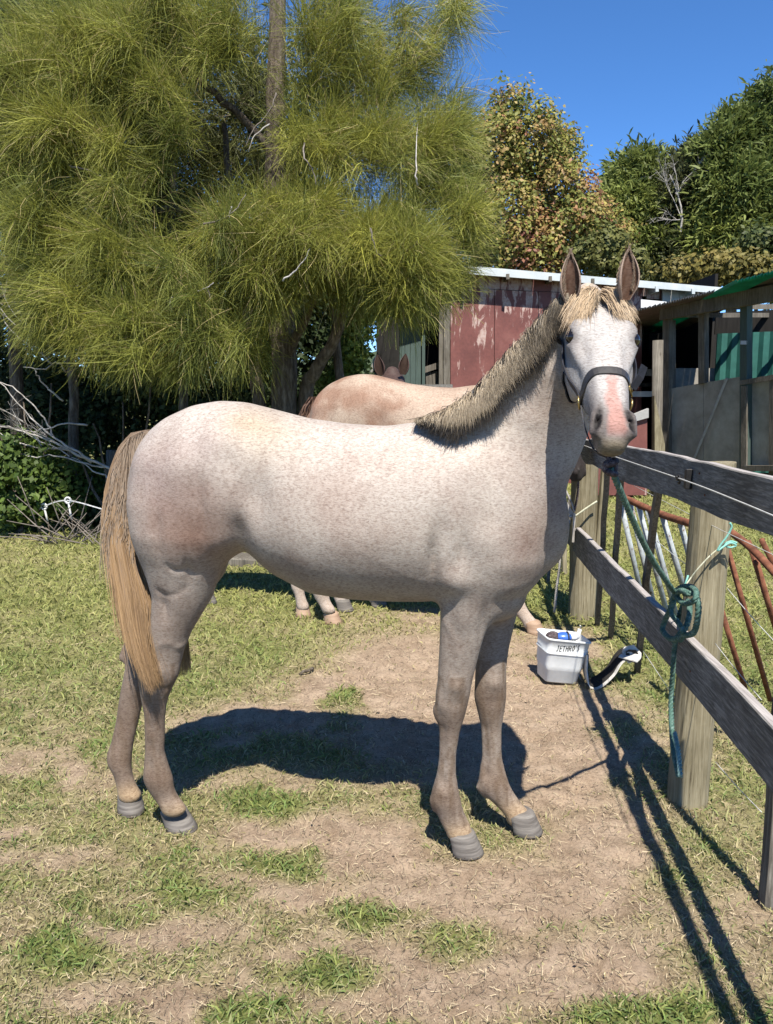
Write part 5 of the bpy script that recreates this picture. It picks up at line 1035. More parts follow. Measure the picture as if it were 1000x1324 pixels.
    # ---- dark trees and shrubs that close the view behind
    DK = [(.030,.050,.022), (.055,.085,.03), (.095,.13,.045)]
    for i, (px, base, lobes, n) in enumerate(((-60,690,[(-80,300,11.5,110,200,.8),(-60,520,11.3,110,120,.7)],9000), (90,690,[(60,120,12.2,110,170,.8),(80,380,11.8,100,130,.8),(70,560,11.2,90,90,.6)],15000), (230,690,[(220,60,12.5,120,150,.8),(230,280,12.3,110,140,.8),(215,500,11.6,110,120,.7)],16000),
                                              (350,690,[(360,200,12.6,90,160,.7),(340,420,12.0,90,110,.7),(380,540,11.6,70,70,.5)],12000), (430,690,[(415,330,12.5,60,90,.6),(440,430,12.8,40,60,.5)],5000))):
        g = G(px, 672); t = empty('dark_tree', g, ['dark leafy tree partly beyond the left edge, behind the shrubs', 'dense dark tree behind the pale dead branches at left', 'dense dark tree directly behind the large horse\'s rump', 'dark tree in shade behind the she-oak trunks', 'narrow dark tree between she-oak and shed'][i], 'tree', 'shaded trees behind the she-oak')
        limb([g, g+Vector((.1,.1,1.5)), g+Vector((0,.2,3)), g+Vector((.1,.2,5))], .07, .03, 'trunk', M['bark'], t, 10, 5, .01, i)
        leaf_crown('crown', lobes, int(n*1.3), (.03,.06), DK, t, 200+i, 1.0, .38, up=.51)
    g = G(200,668); t = empty('hedge', (g.x, 13.4, 0), 'long dark hedge closing the view behind the trunks and left of the shed', 'hedge')
    for q in range(7): limb([Vector((-7+q*1.1,13.4,0)), Vector((-7+q*1.1,13.4,1.6))], .04, .02, 'stem', M['bark'], t, 6, 3, .01, q)
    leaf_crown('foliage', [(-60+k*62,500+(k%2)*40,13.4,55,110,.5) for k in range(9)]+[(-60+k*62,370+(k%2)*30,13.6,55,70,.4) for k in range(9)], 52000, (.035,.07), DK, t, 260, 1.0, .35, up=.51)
    LG = [(.05,.085,.02), (.13,.20,.035), (.26,.33,.06)]
    for i, (px, py, lobes, n, lab, cols) in enumerate(((25,690,[(20,600,8.6,70,40,.5),(60,640,8.7,60,34,.4),(5,660,8.6,50,30,.4),(100,630,9.0,40,40,.4)],9000,'leafy green shrub at the left edge beneath the grey dead branches',[(.05,.085,.02),(.10,.16,.03),(.2,.27,.05)]),
                                     (455,650,[(455,450,11.2,26,44,.4),(470,410,11.2,20,30,.3),(440,490,11.0,24,26,.3)],5000,'sunlit yellow-green shrub between the she-oak and the dark shed opening',LG),
                                     (150,690,[(130,670,9.0,60,26,.4),(200,660,9.2,70,30,.4),(290,640,9.4,80,40,.4)],6000,'low scrub in shade at the foot of the trees behind the tail',DK))):
        g = G(px, py); t = empty('shrub', g, lab, 'shrub', 'shrubs at the tree line')
        for q in range(4): limb([g, g+Vector((.15*(q-1.5),.05,.5)), g+Vector((.3*(q-1.5),0,1.0+.2*q))], .025, .008, 'stem', M['bark'], t, 6, 4, .01, q)
        leaf_crown('foliage', lobes, n, (.022,.05), cols, t, 230+i, .9, .18)
    # dead grey branches at the left
    t = empty('dead_branches', G(150,688), 'bare bleached dead branches reaching left out of the shade', 'branch')
    segs = [[(150,608),(110,590),(70,565),(30,530),(-10,480)], [(120,598),(70,572),(20,555),(-20,545)], [(95,580),(60,580),(20,572),(0,560)], [(70,565),(60,545),(45,525),(15,500),(-20,490)], [(112,550),(85,548),(60,555),(30,560)], [(140,605),(115,600),(80,590),(40,590),(18,584)], [(82,518),(60,500),(48,485),(45,478)], [(70,470),(50,455),(30,440),(8,420),(5,405)],
            [(75,460),(55,440),(35,420),(20,400)], [(60,440),(40,410),(22,385)], [(50,435),(45,410),(40,385)], [(64,430),(60,405),(45,380)], [(85,480),(75,470),(55,478),(30,474)], [(145,620),(120,608),(95,590)], [(60,585),(50,570),(35,555)]]
    for q, pts in enumerate(segs): limb([at(x, y, 8.35+.08*(q % 4)) for x, y in pts], .017 if q in (0,1,2) else .011, .004, 'branch', M['dead_wood'], t, 6, 5, .008, 40+q)
    for q, (x, y, dx) in enumerate(((40,430,-.5),(30,545,-1.2),(70,570,-1),(60,400,-.2),(20,420,-.5),(90,590,-1))): twigs('twig', at(x, y, 8.4), (dx,0,.7), .55, .007, M['dead_wood'], t, 60+q, 2)
    # brush pile below
    t = tag(empty('brush_pile', G(100,700)), 'heap of dead sticks under the trees by the electric fence', 'sticks'); R = np.random.default_rng(70)
    for q in range(34):
        g = G(R.uniform(50,140), R.uniform(694,706)); a = R.uniform(0, math.pi); L = R.uniform(.25,.75); d = Vector((math.cos(a), R.uniform(-.2,.4), R.uniform(.1,.9))).normalized(); mb = MB(); mb.tube([g, g+d*L*.5+Vector((0,0,R.uniform(-.02,.05))), g+d*L], [.008,.006,.003], 5); mb.build('stick', M['dull_twig'], t, True)
    # ---- electric fence in front of the trees
    t = empty('electric_fence', G(86,700), 'white electric tape on pigtail posts in front of the dark trees', 'fence')
    ef = [(-30,668,8.6),(22,667,8.7),(40,668,8.6),(57,655,8.4),(88,647,8.2),(140,660,8.0),(200,672,7.9),(300,676,7.9),(420,680,8.0)]
    mb = MB(); pts = catmull([at(*p) for p in ef], 6); mb.ribbon(pts, [Vector((0,-1,0))]*len(pts), .012, .002); mb.build('tape', M['white_plastic'], t)
    for (x, y, Y, x2, y2) in ((57,655,8.4,62,674),(88,647,8.2,93,672),(22,667,8.7,25,676),(40,668,8.7,42,677),(300,676,7.9,300,700)):
        a = at(x, y, Y); b = at(x2, y2, Y); mb = MB(); dd = (b-a); mb.tube([a+Vector((.03*math.cos(q)+.0, 0, .03*math.sin(q)+.0)) for q in np.linspace(-2.2, 3.6, 12)]+[a+dd*.15, a+dd*.6, b], .011, 7); mb.build('pigtail_post', M['white_plastic'], t, True)
        mb = MB(); g = Vector((b.x+.02, b.y, 0)); mb.tube([b, g], .006, 6); mb.build('steel_rod', M['bark'], t, True)
    for (x, y0, y1, w) in ((92,608,700,.14),(145,582,700,.12)):
        c = at(x, y1, 8.9); c.z = 0; tp = at(x, y0, 8.9); mb = MB(); mb.tube([c, tp], w*.5, 12); o = mb.build('old_fence_post', M['batten_wood'], None, True); tag(o, 'grey old wooden post in the shade behind the white pigtail posts' if x < 100 else 'dim old wooden post beside the horse\'s tail at the tree line', 'post', None)
    # grey trough under the belly, in shade
    c = at(322,731,7.2); mb = MB(); mb.beam(at(262,727,7.1), at(345,731,7.1), .30, .16, side=(0,1,.0)); o = mb.build('feed_trough', M['shed_wood'], None, bevel=.01); tag(o, 'dark grey low feed trough standing in shade beyond the horse\'s belly', 'trough')

    # ---- autumn tree
    t = empty('autumn_tree', at(690,510,24), 'broad tree turning red and yellow behind the shed roof', 'tree'); t.location.z = 0; Yl = 24
    limb([at(690,570,Yl), at(688,400,Yl), at(684,250,Yl), at(665,130,Yl)], .28, .05, 'trunk', M['bark'], t, 10, 6, .02, 1)
    for q, (x, y) in enumerate(((630,230),(740,230),(620,310),(770,310),(700,170))): limb([at(688,380-q*12,Yl), at((688+x)/2,(350+y)/2,Yl-.3), at(x,y,Yl-.5)], .09, .02, 'branch', M['bark'], t, 7, 5, .02, q)
    AU = [(.13,.18,.045),(.19,.23,.055),(.26,.27,.065),(.38,.34,.09),(.42,.29,.11),(.34,.16,.09),(.25,.10,.07)]
    leaf_crown('crown', [(660,140,24,26,34,.9),(640,200,23.6,42,55,1.2),(690,190,23.8,44,55,1.2),(720,250,23.6,50,45,1.2),(650,280,23.4,55,55,1.3),(740,295,23.4,60,45,1.3),(690,320,23.2,80,35,1.2),(600,240,24,22,60,.7),(725,200,24.3,24,36,.7),(760,290,23.8,26,30,.6),(795,300,24,22,30,.6),(690,360,23.4,110,24,1,.7)], 46000, (.042,.082), AU, t, 301, .6, .46, cscale=.8, up=.51)
    # ---- conifers
    CO = [(.07,.115,.034),(.13,.19,.05),(.30,.34,.085)]
    def conifer(px, base, lobes, n, lab, seed, Y=29, cols=CO):
        t = empty('conifer', at(px, 510, Y), lab, 'tree', 'dark conifers beyond the stable roof'); t.location.z = 0; ys = min(l[1]-l[4] for l in lobes)
        limb([at(px,575,Y), at(px,400,Y), at(px,ys+25,Y)], .3, .04, 'trunk', M['bark'], t, 8, 5, .02, seed)
        R = np.random.default_rng(seed); c, d, li = lobes_points(lobes, n//7, R, .6); keep = smooth_noise(c, .9, seed, 2) > .28; c, d = c[keep], d[keep]; m = len(c)*9; i = np.repeat(np.arange(len(c)), 9)
        tone = np.clip(smooth_noise(c, .5, seed+3, 3)*1.2-.1, 0, 1)[i][:, None]; dirv = d[i]*.8+R.normal(0,.5,(m,3))+np.array([0,-.2,.35]); dirv /= np.linalg.norm(dirv, axis=1, keepdims=True); P = np.zeros((m, 3, 3)); L = R.uniform(.16,.42,m)[:, None]; s0 = c[i]+R.normal(0,.16,(m,3))
        for j, q in enumerate((0,.5,1)): P[:, j] = s0+dirv*L*q+np.array([0,0,-.10])*q*q
        cc = np.array(cols[0])*(1-tone)+np.array(cols[2])*tone; strands('crown', P, R.uniform(.035,.08,m)[:, None]*np.array([.7,1,.15])[None, :], cc*R.uniform(.65,1.3,(m,1)), M['foliage'], t, spread=.9); return t
    conifer(825,560,[(825,225,29,38,30,1.2),(815,270,28.6,45,45,1.4),(840,320,28.4,50,40,1.4),(800,310,28.6,30,35,1)],16000,'rounded dark conifer just right of the autumn tree',311)
    conifer(885,560,[(880,260,28,40,50,1.2),(900,225,28.4,34,40,1.1),(885,330,27.8,55,36,1.3)],14000,'conifer with a grey dead patch between its taller neighbours',312,28.5,[(.045,.065,.03),(.09,.11,.04),(.15,.16,.07)])
    conifer(945,560,[(935,200,27,36,36,1.1),(950,250,26.6,50,50,1.4),(945,170,27.2,20,28,.7),(975,300,26.4,60,50,1.4),(925,310,26.6,40,40,1.1),(975,140,27.5,14,24,.5),(970,175,27,30,30,.8)],24000,'broad layered conifer with yellowish spray tips at upper right',313,27)
    conifer(1010,560,[(1005,130,26.8,20,40,.8),(1010,220,26.5,34,60,1),(1030,320,26,50,80,1.2)],12000,'tallest conifer cut by the right edge of the photo',314,27)
    twigs('dead_snag', at(880,300,26.6), (.05,0,1), 1.9, .04, M['dead_wood'], None, 77, 3, 0, 5); o = bpy.context.scene.objects['dead_snag']; tag(o, 'grey leafless snag standing in front of the middle conifer', 'tree')
    for i, (px, lobes, n, lab, cols) in enumerate(((780,[(785,325,19,30,30,.6),(760,335,19.2,26,20,.5),(810,345,18.8,30,20,.5)],7000,'olive bush just above the shed roof, right of the horse\'s ears',[(.09,.11,.035),(.17,.18,.05),(.24,.22,.07)]),
                                     (930,[(930,345,17.5,46,16,.6),(905,350,17.5,30,14,.5),(965,350,17.3,36,18,.5),(880,352,17.6,24,14,.4)],8000,'golden olive bush above the stable roof',[(.12,.12,.035),(.22,.19,.05),(.30,.24,.07)]),
                                     (980,[(985,315,18.5,36,26,.6),(1000,340,18.3,30,26,.5)],5000,'darker bush at the right edge above the stable roof',[(.05,.075,.025),(.09,.12,.035),(.16,.17,.05)]),
                                     (620,[(610,240,16,18,90,.5),(625,300,16,16,50,.5)],3500,'slim olive bush between the she-oak and the autumn tree',[(.09,.11,.03),(.18,.18,.05),(.28,.25,.08)]))):
        t = empty('bush', at(px, 510, lobes[0][2]), lab, 'bush', 'bushes behind the roofs'); t.location.z = 0; limb([Vector(t.location), at(px, lobes[0][1]+10, lobes[0][2])], .08, .03, 'stem', M['bark'], t, 7, 4, .01, i); leaf_crown('foliage', lobes, n, (.04,.075), cols, t, 330+i, .7, .28)
    # far rising ground with woods closing the horizon
    R = np.random.default_rng(90); X = np.linspace(-160, 160, 60); V = []; 
    for x in X:
        h = 7+2.5*math.sin(x*.05)+R.uniform(-.5,.5)
        for y, z in ((60,-.5),(75,h*.6),(100,h),(140,h*.5)): V.append((x, y, z))
    F = [(i*4+j, (i+1)*4+j, (i+1)*4+j+1, i*4+j+1) for i in range(59) for j in range(3)]; M['hill'] = m_simple('wooded_hill', [(0.3,(0.03,0.05,0.02)), (0.7,(0.08,0.11,0.04))], .6, rough=.95)
    o = mesh_obj('hills', np.array(V), F, M['hill']); o['kind'] = 'structure'
if 'hero' not in SKIP:
    hero, hero_body, HFld = build_hero(); hair_hero(hero, HFld)
# ================================================================ other horses
def paint_roan(V):
    if V is None: return np.array([[.22,.13,.09]])
    nz = smooth_noise(V, 8, 61, 4); z = V[:, 2]; col = np.tile(np.array([0.45,0.355,0.27]), (len(V), 1))
    col = lerp3(col, (0.28,0.155,0.10), np.clip((nz-.44)*3.2, 0, .75)*sstep(.9, 1.2, z)); col = lerp3(col, (0.50,0.42,0.35), 1-sstep(.3,.6,z))
    col = lerp3(col, (.34,.17,.11), .75*(1-sstep(-.85,-.70,V[:,0]))*sstep(.9,1.1,z)*.8)
    hd = sstep(.58,.62,V[:,0]); col = lerp3(col, (0.45,0.44,0.44), hd*.9)
    return col
def paint_dark(V):
    if V is None: return np.array([[.05,.04,.035]])
    nz = smooth_noise(V, 8, 62, 4); z = V[:, 2]; col = np.tile(np.array([0.085,0.055,0.048]), (len(V), 1)); col = lerp3(col, (0.035,0.025,0.022), np.clip((nz-.4)*2, 0, .7))
    return lerp3(col, (0.50,0.44,0.39), 1-sstep(.18,.42,z+.12*(nz-.5)))
if 'horses' not in SKIP:
    build_other(np.array(G(431,806)), math.radians(-9), (1.10,1.1,1.10), 'down', 'reddish roan horse behind the large grey one, only its rump, lower legs and nose showing', paint_roan, M['hoof_tan'])
    build_other(np.array(G(270,779)), math.radians(-4), (1.04,.98,.925), 'up', 'dark brown horse farthest back, its two ears showing above the roan rump', paint_dark, M['hoof'])

# ================================================================ halter and lead rope
def headsurf(s, th, off=.0, wc=-.07):
    """point on the head surface at station s, direction th (0 = face, +90 = right of picture)"""
    o = HP(s, 0, wc); d = hsd*math.sin(th)+hn*math.cos(th); r = np.linspace(.015, .16, 60); P = o+np.outer(r, d)
    I = np.clip(np.round((P-HFld.lo)/HFld.h).astype(int), 0, HFld.n-1); f = HFld.F[I[:, 0], I[:, 1], I[:, 2]]; j = np.argmax(f > 0); j = j if f.max() > 0 else 59
    if j > 0: t = f[j-1]/(f[j-1]-f[j]); rr = r[j-1]+(r[j]-r[j-1])*t
    else: rr = r[0]
    return Vector(o+d*(rr+off)), Vector(d)
M['strap'] = m_simple('dark_blue_black_webbing', [(0.3,(0.010,0.011,0.016)), (0.7,(0.028,0.03,0.042))], 40, (1,1,1), .55, .4, .001)
M['strap_top'] = m_simple('dark_leather', [(0.3,(0.018,0.016,0.015)), (0.7,(0.05,0.046,0.042))], 40, (1,1,1), .45, .4, .001, spec=.5)
M['brass'] = m_simple('brass', [(0.3,(0.35,0.24,0.09)), (0.7,(0.55,0.42,0.18))], 20, rough=.35, metal=.9)
M['steel'] = m_simple('steel_ring', [(0.3,(0.3,0.3,0.3)), (0.7,(0.5,0.5,0.5))], 20, rough=.35, metal=.9)
def strap(stations, w, t, name, mat, parent, smooth=True):
    P = []; Nn = []
    for s, th in stations: p, n = headsurf(s, math.radians(th), .0015); P.append(p); Nn.append(n)
    for it in range(2):
        P = [P[0]]+[(P[i-1]+P[i]*2+P[i+1])/4 for i in range(1, len(P)-1)]+[P[-1]]
    mb = MB(); mb.ribbon(P, Nn, w, t); return mb.build(name, mat, parent, False)
def interp_st(keys, n=22): k = np.array(keys, float); u = np.linspace(0, len(k)-1, n); return [(np.interp(x, range(len(k)), k[:, 0]), np.interp(x, range(len(k)), k[:, 1])) for x in u]
if 'hero' not in SKIP:
    halter = strap(interp_st([(.325,-118),(.316,-90),(.297,-55),(.287,-20),(.287,20),(.297,55),(.316,90),(.33,118)], 30), .026, .004, 'halter', M['strap_top'], hero)
    def sub(keys, w, name='strap', mat=None): o = strap(interp_st(keys), w, .0035, name, mat or M['strap'], halter); return o
    sub([(.33,-100),(.22,-108),(.14,-108),(.06,-108),(-.01,-108)], .022, 'cheek_strap'); sub([(.33,100),(.22,108),(.14,108),(.06,108),(-.01,108)], .022, 'cheek_strap')
    sub([(.17,-112),(.20,-140),(.22,-175)], .020, 'throat_strap')
    ring = HP(.498, .004, -.120); chinpt = Vector(ring)
    for sgn in (-1, 1):
        a, n0 = headsurf(.333, math.radians(sgn*112), .003); c1 = Vector(HP(.40, sgn*.046, -.098)); mb = MB(); pts = catmull([a, Vector(HP(.385, sgn*.050, -.108)), Vector(HP(.43, sgn*.044, -.108)), Vector(HP(.475, sgn*.026, -.122)), chinpt], 5)
        mb.ribbon(pts, [Vector(hsd)*sgn+Vector(hn)*-.3]*len(pts), .016, .003); mb.build('chin_strap', M['strap'], halter)
    for sgn in (-1, 1):
        b, n0 = headsurf(.326, math.radians(sgn*104), .006); mb = MB(); e1 = Vector(ha); e2 = n0.cross(e1).normalized()
        mb.tube([b+e1*(.017*math.cos(a))+e2*(.017*math.sin(a)) for a in np.linspace(0, 2*math.pi, 15)], .0028, 6, False); mb.build('ring', M['brass'], halter, True)
    b, n0 = headsurf(.303, math.radians(66), .007); mb = MB(); e1 = Vector(ha); e2 = n0.cross(e1).normalized()
    fr = [b+e1*x*.018+e2*y*.014 for x, y in ((-1,-1),(1,-1),(1,1),(-1,1),(-1,-1))]; mb.tube(fr, .0026, 6); mb.tube([b-e2*.014, b+e2*.016+n0*.003], .0022, 6); mb.build('buckle', M['brass'], halter, True)
    a = b+Vector(hsd)*.006; mb = MB(); pts = [a, a+Vector((.020,.004,.030)), a+Vector((.030,.008,.058))]; mb.ribbon(pts, [Vector((.6,-.8,0))]*3, .026, .003); mb.build('strap_end', M['strap'], halter)

def rope(path, r, name, mat, parent, pitch=.045, strandsn=3, per=0.006, twist0=0):
    """three twisted strands round a path"""
    P = np.array([tuple(p) for p in path]); L = np.r_[0, np.cumsum(np.linalg.norm(np.diff(P, axis=0), axis=1))]; m = max(8, int(L[-1]/per)); u = np.linspace(0, L[-1], m); Q = np.c_[[np.interp(u, L, P[:, i]) for i in range(3)]].T
    T = np.gradient(Q, axis=0); T /= np.linalg.norm(T, axis=1, keepdims=True)+1e-9; e = np.cross(T[0], [.1,.2,.95]); e /= np.linalg.norm(e); mb = MB(); fr = []
    for i in range(m): e = e-T[i]*(e@T[i]); e /= np.linalg.norm(e); fr.append((e.copy(), np.cross(T[i], e)))
    for k in range(strandsn):
        a0 = 2*math.pi*k/strandsn+twist0; mb.tube([Q[i]+(fr[i][0]*math.cos(a0+u[i]/pitch*2*math.pi)+fr[i][1]*math.sin(a0+u[i]/pitch*2*math.pi))*r*.5 for i in range(m)], r*.56, 6)
    return mb.build(name, mat, parent, True)
M['rope'] = m_simple('teal_green_rope', [(0.3,(0.03,0.075,0.06)), (0.5,(0.075,0.155,0.125)), (0.7,(0.19,0.28,0.24))], 60, (1,1,1), .85, .5, .002)
M['rope_pale'] = m_simple('faded_teal_rope', [(0.3,(0.10,0.20,0.19)), (0.7,(0.27,0.42,0.40))], 60, (1,1,1), .85, .5, .002)
M['twine'] = m_simple('pale_twine', [(0.3,(0.35,0.36,0.25)), (0.7,(0.62,0.62,0.48))], 60, (1,1,1), .8)
M['twine_teal'] = m_simple('aqua_twine', [(0.3,(0.15,0.42,0.36)), (0.7,(0.30,0.60,0.52))], 60, (1,1,1), .7)
M['rope_dark'] = m_simple('brown_black_knot', [(0.3,(0.02,0.017,0.018)), (0.5,(0.07,0.05,0.055)), (0.7,(0.2,0.17,0.17))], 80, (1,1,1), .8)
if 'rope' not in SKIP:
    top_ = Vector(HP(.498,.004,-.120)) if 'hero' not in SKIP else at(796,588,2.1)
    K = onfence(877,772,.035); lr = tag(empty('lead_rope', (K.x, K.y, 0)), 'green lead rope tied from the large horse\'s chin to the lower fence rail', 'rope')
    knot0 = top_+Vector((.006,-.01,-.028))
    mid = knot0.lerp(K, .5)+Vector((.0,0,-.035)); main_ = catmull([knot0, knot0.lerp(K,.25)+Vector((0,0,-.024)), mid, knot0.lerp(K,.78)+Vector((0,0,-.02)), K], 8)
    rope(main_, .0092, 'rope', M['rope'], lr)
    # knot under the chin
    mb = MB(); R = np.random.default_rng(4)
    for q in range(3):
        ax = Vector(R.normal(0,1,3)).normalized(); e1 = ax.orthogonal().normalized(); e2 = ax.cross(e1); c = knot0+Vector((.0,0,.012-.012*q))
        mb.tube([c+e1*.015*math.cos(a)+e2*.015*math.sin(a) for a in np.linspace(0, 2*math.pi, 12)], .0075, 7)
    mb.tube([knot0+Vector((.0,0,.0)), top_+Vector((0,0,.006))], .007, 8); mb.build('chin_knot', M['rope_dark'], lr, True)
    # loops round the lower rail
    f = onfence
    loop1 = catmull([f(886,768,.03), f(897,766,.045), f(903,780,.05), f(902,800,.05), f(897,818,.045), f(884,822,.05), f(868,826,.055), f(857,815,.05), f(860,802,.045), f(866,790,.05), f(870,775,.05), f(880,764,.06), f(892,768,.06)], 5)
    rope(loop1, .0100, 'knot_loop', M['rope'], lr)
    loop2 = catmull([f(872,768,.05), f(884,780,.07), f(898,776,.07), f(900,764,.05), f(890,758,.03), f(876,762,.04), f(872,776,.05), f(868,792,.06), f(878,806,.06), f(884,818,.06), f(880,828,.05)], 5); rope(loop2, .0092, 'knot_loop', M['rope'], lr)
    loop3 = catmull([f(882,820,.05), f(889,806,.03), f(892,790,-.0), f(889,775,-.06), f(880,790,-.07), f(874,820,-.06), f(872,830,.02)], 5); rope(loop3, .010, 'knot_loop', M['rope'], lr)
    tail_ = catmull([f(880,818,.05), f(873,832,.04), f(870,870,.035), f(868,905,.03), f(869,945,.05), f(872,975,.07), f(878,1003,.09)], 8); rope(tail_, .0095, 'rope_end', M['rope'], lr)
    fray = catmull([f(873,948,.07), f(877,970,.085), f(880,1004,.10)], 6); rope(fray, .008, 'frayed_tip', M['rope_pale'], lr)
    tw = tag(empty('baling_twine', onfence(935,704,-.03)), 'thin aqua twine knotted round the near post above the rope knot', 'twine')
    pf = lambda x, y, o=0: at(x, y, P1.y-.085+o)
    mb = MB(); mb.tube(catmull([f(884,762,.04), pf(890,752), pf(903,735), pf(920,717,-.0), pf(937,704,.01)], 8), .0028, 6); mb.build('twine_strand', M['twine'], tw, True)
    mb = MB()
    for pts in ([(884,762),(888,750),(890,744)],): mb.tube(catmull([pf(x, y, .0+.004*i) for i, (x, y) in enumerate(pts)], 5), .0038, 6)
    mb.build('twine_loop', M['twine_teal'], tw, True)
    for pts in ([(953,702),(945,700),(937,704),(944,708),(952,705),(944,702),(934,708),(928,712),(933,703),(940,694),(946,682),(944,676)],): mb = MB(); mb.tube(catmull([pf(x, y, .0-.002*i) for i, (x, y) in enumerate(pts)], 5), .0038, 6); mb.build('twine_knot', M['twine_teal'], tw, True)
    # things tied at the second post
    Y2 = P2.y-.13; g = tag(empty('tether_rope', at(740,670,Y2)), 'frayed pale rope and strap hanging from the lower rail beside the second post', 'rope')
    mb = MB(); mb.ribbon(catmull([at(724,632,Y2), at(731,650,Y2), at(741,667,Y2)], 5), [Vector((0,-1,0))]*11, .028, .004); mb.build('pale_strap', M['rope_dark'] if False else M['dead_wood'], g)
    rope(catmull([at(742,669,Y2), at(733,668,Y2-.02), at(726,676,Y2-.02), at(723,700,Y2), at(724,730,Y2), at(720,760,Y2), at(717,792,Y2)], 6), .010, 'rope', M['dead_wood'], g, per=.012)
    rope(catmull([at(743,660,Y2), at(747,640,Y2), at(748,620,Y2), at(746,598,Y2)], 6), .009, 'rope', M['rope_dark'], g, per=.012)
    rope(catmull([at(735,612,Y2), at(731,630,Y2), at(738,648,Y2), at(743,662,Y2)], 6), .008, 'rope', M['dead_wood'], g, per=.012)
    mb = MB(); mb.beam(at(743,664,Y2-.03), at(741,701,Y2-.03), .015, .01, side=(1,0,0)); mb.build('peg', M['dead_wood'], g); mb = MB(); mb.tube(catmull([at(743,668,Y2-.03), at(757,658,Y2-.03), at(772,648,Y2-.01)], 5), .006, 6); mb.build('twine_strand', M['twine'], g, True)

# ================================================================ bucket and strap on the ground
if 'bucket' not in SKIP:
    BC = G(725,888); bk = empty('bucket', BC, 'square white plastic bucket of grooming things with handwriting on its rim', 'bucket'); yaw = math.radians(9); tilt = math.radians(8)
    def BT(x, y, z):    # bucket space -> world
        xx = x*math.cos(tilt)-z*math.sin(-tilt); zz = x*math.sin(-tilt)*-1+z*math.cos(tilt); zz = z*math.cos(tilt)+(-x)*math.sin(tilt)
        xx = x*math.cos(tilt)+z*math.sin(tilt); xx *= .90; y *= .74; zz *= .92; return Vector((BC.x+xx*math.cos(yaw)-y*math.sin(yaw), BC.y+.10+xx*math.sin(yaw)+y*math.cos(yaw), zz+.008))
    def sq(h, z, r=.25, n=32): return [(h*math.copysign(abs(math.cos(a))**r, math.cos(a)), h*math.copysign(abs(math.sin(a))**r, math.sin(a)), z) for a in np.linspace(0, 2*math.pi, n, endpoint=False)]
    prof = [(.02,0),(.094,0),(.100,.006),(.121,.165),(.128,.170),(.129,.176),(.124,.181),(.131,.246),(.137,.249),(.138,.257),(.133,.260),(.127,.256),(.117,.10),(.09,.012),(.01,.01)]
    V = []; 
    for h, z in prof: V += [tuple(BT(*p)) for p in sq(h, z)]
    n = 32; F = [(i*n+k, i*n+(k+1) % n, (i+1)*n+(k+1) % n, (i+1)*n+k) for i in range(len(prof)-1) for k in range(n)]; F += [tuple(range(n))[::-1], tuple((len(prof)-1)*n+k for k in range(n))]
    M['pail'] = m_simple('white_pail_plastic', [(0.3,(0.60,0.63,0.64)), (0.55,(0.74,0.77,0.78)), (0.7,(0.78,0.80,0.80))], 7, (1,1,1), .45, .1, .001, spec=.4)
    pail = mesh_obj('pail', np.array(V), F, M['pail'], bk, True)
    bm = bmesh.new(); bm.from_mesh(pail.data); bmesh.ops.recalc_face_normals(bm, faces=bm.faces); bm.to_mesh(pail.data); bm.free()
    # marker handwriting JETHRO'S
    strokes = {'J': [[(.2,1),(.9,1)],[(.6,1),(.6,.2),(.4,0),(.1,.15)]], 'E': [[(.9,1),(.1,1),(.1,0),(.9,0)],[(.1,.5),(.75,.52)]], 'T': [[(0,.95),(1,1)],[(.5,1),(.45,0)]], 'H': [[(.1,1),(.1,0)],[(.9,1),(.85,0)],[(.1,.5),(.9,.55)]],
               'R': [[(.1,0),(.1,1),(.8,.9),(.75,.55),(.1,.5)],[(.35,.5),(.9,0)]], 'O': [[(.5,1),(.1,.6),(.2,.1),(.6,0),(.9,.45),(.5,1)]], "'": [[(.4,1.1),(.3,.8)]], 'S': [[(.9,.9),(.4,1),(.15,.75),(.8,.35),(.6,.02),(.1,.1)]]}
    x = -.076; mb = MB(); R = np.random.default_rng(2)
    for ch in "JETHRO'S":
        wv = .0148 if ch != "'" else .008; hh = .036+R.uniform(-.002,.002); sh = R.uniform(0,.004); dz = R.uniform(-.0015,.0015)
        for st_ in strokes[ch]:
            pts = []
            for u, v in st_: zz = .196+dz+v*hh*.95+(x+u*wv)*.10; hw_ = np.interp(zz, [.181,.246], [.124,.131]); pts.append(BT(x+u*wv+sh*v, -hw_-.0008, zz))
            mb.ribbon(pts, [(BT(0,-1,0)-BT(0,0,0))]*len(pts), .0036, .0006)
        x += wv*1.25
    mb.build('handwriting', M['black_plastic'], bk)
    mb = MB(); mb.tube(catmull([BT(.138,0,.235), BT(.150,-.02,.20), BT(.160,-.05,.10), BT(.150,-.07,.03), BT(.152,.0,.005), BT(.155,.07,.05), BT(.150,.03,.18), BT(.138,.0,.235)], 6), .003, 6); mb.build('handle', M['steel'], bk, True)
    # contents
    br = tag(empty('grooming_brush', BT(-.01,-.02,.25)), 'blue oval grooming brush lying in the white bucket', 'brush'); M['blue'] = m_simple('blue_plastic', [(0.3,(0.03,0.10,0.42)), (0.7,(0.06,0.17,0.60))], 9, rough=.35, spec=.5)
    def blob(c, r, name, mat, parent, up=(0,0,1), nU=8, nV=16, e=1.0):
        V = [Vector(c)+Vector((r[0]*math.sin(a)*math.cos(b), r[1]*math.sin(a)*math.sin(b), r[2]*math.cos(a))) for a in np.linspace(0.02, math.pi-.02, nU) for b in np.linspace(0, 2*math.pi, nV, endpoint=False)]
        F = [(i*nV+j, i*nV+(j+1) % nV, (i+1)*nV+(j+1) % nV, (i+1)*nV+j) for i in range(nU-1) for j in range(nV)]; F += [tuple(range(nV))[::-1], tuple((nU-1)*nV+k for k in range(nV))]
        mb = MB(); mb.add(V, F); return mb.build(name, mat, parent, True)
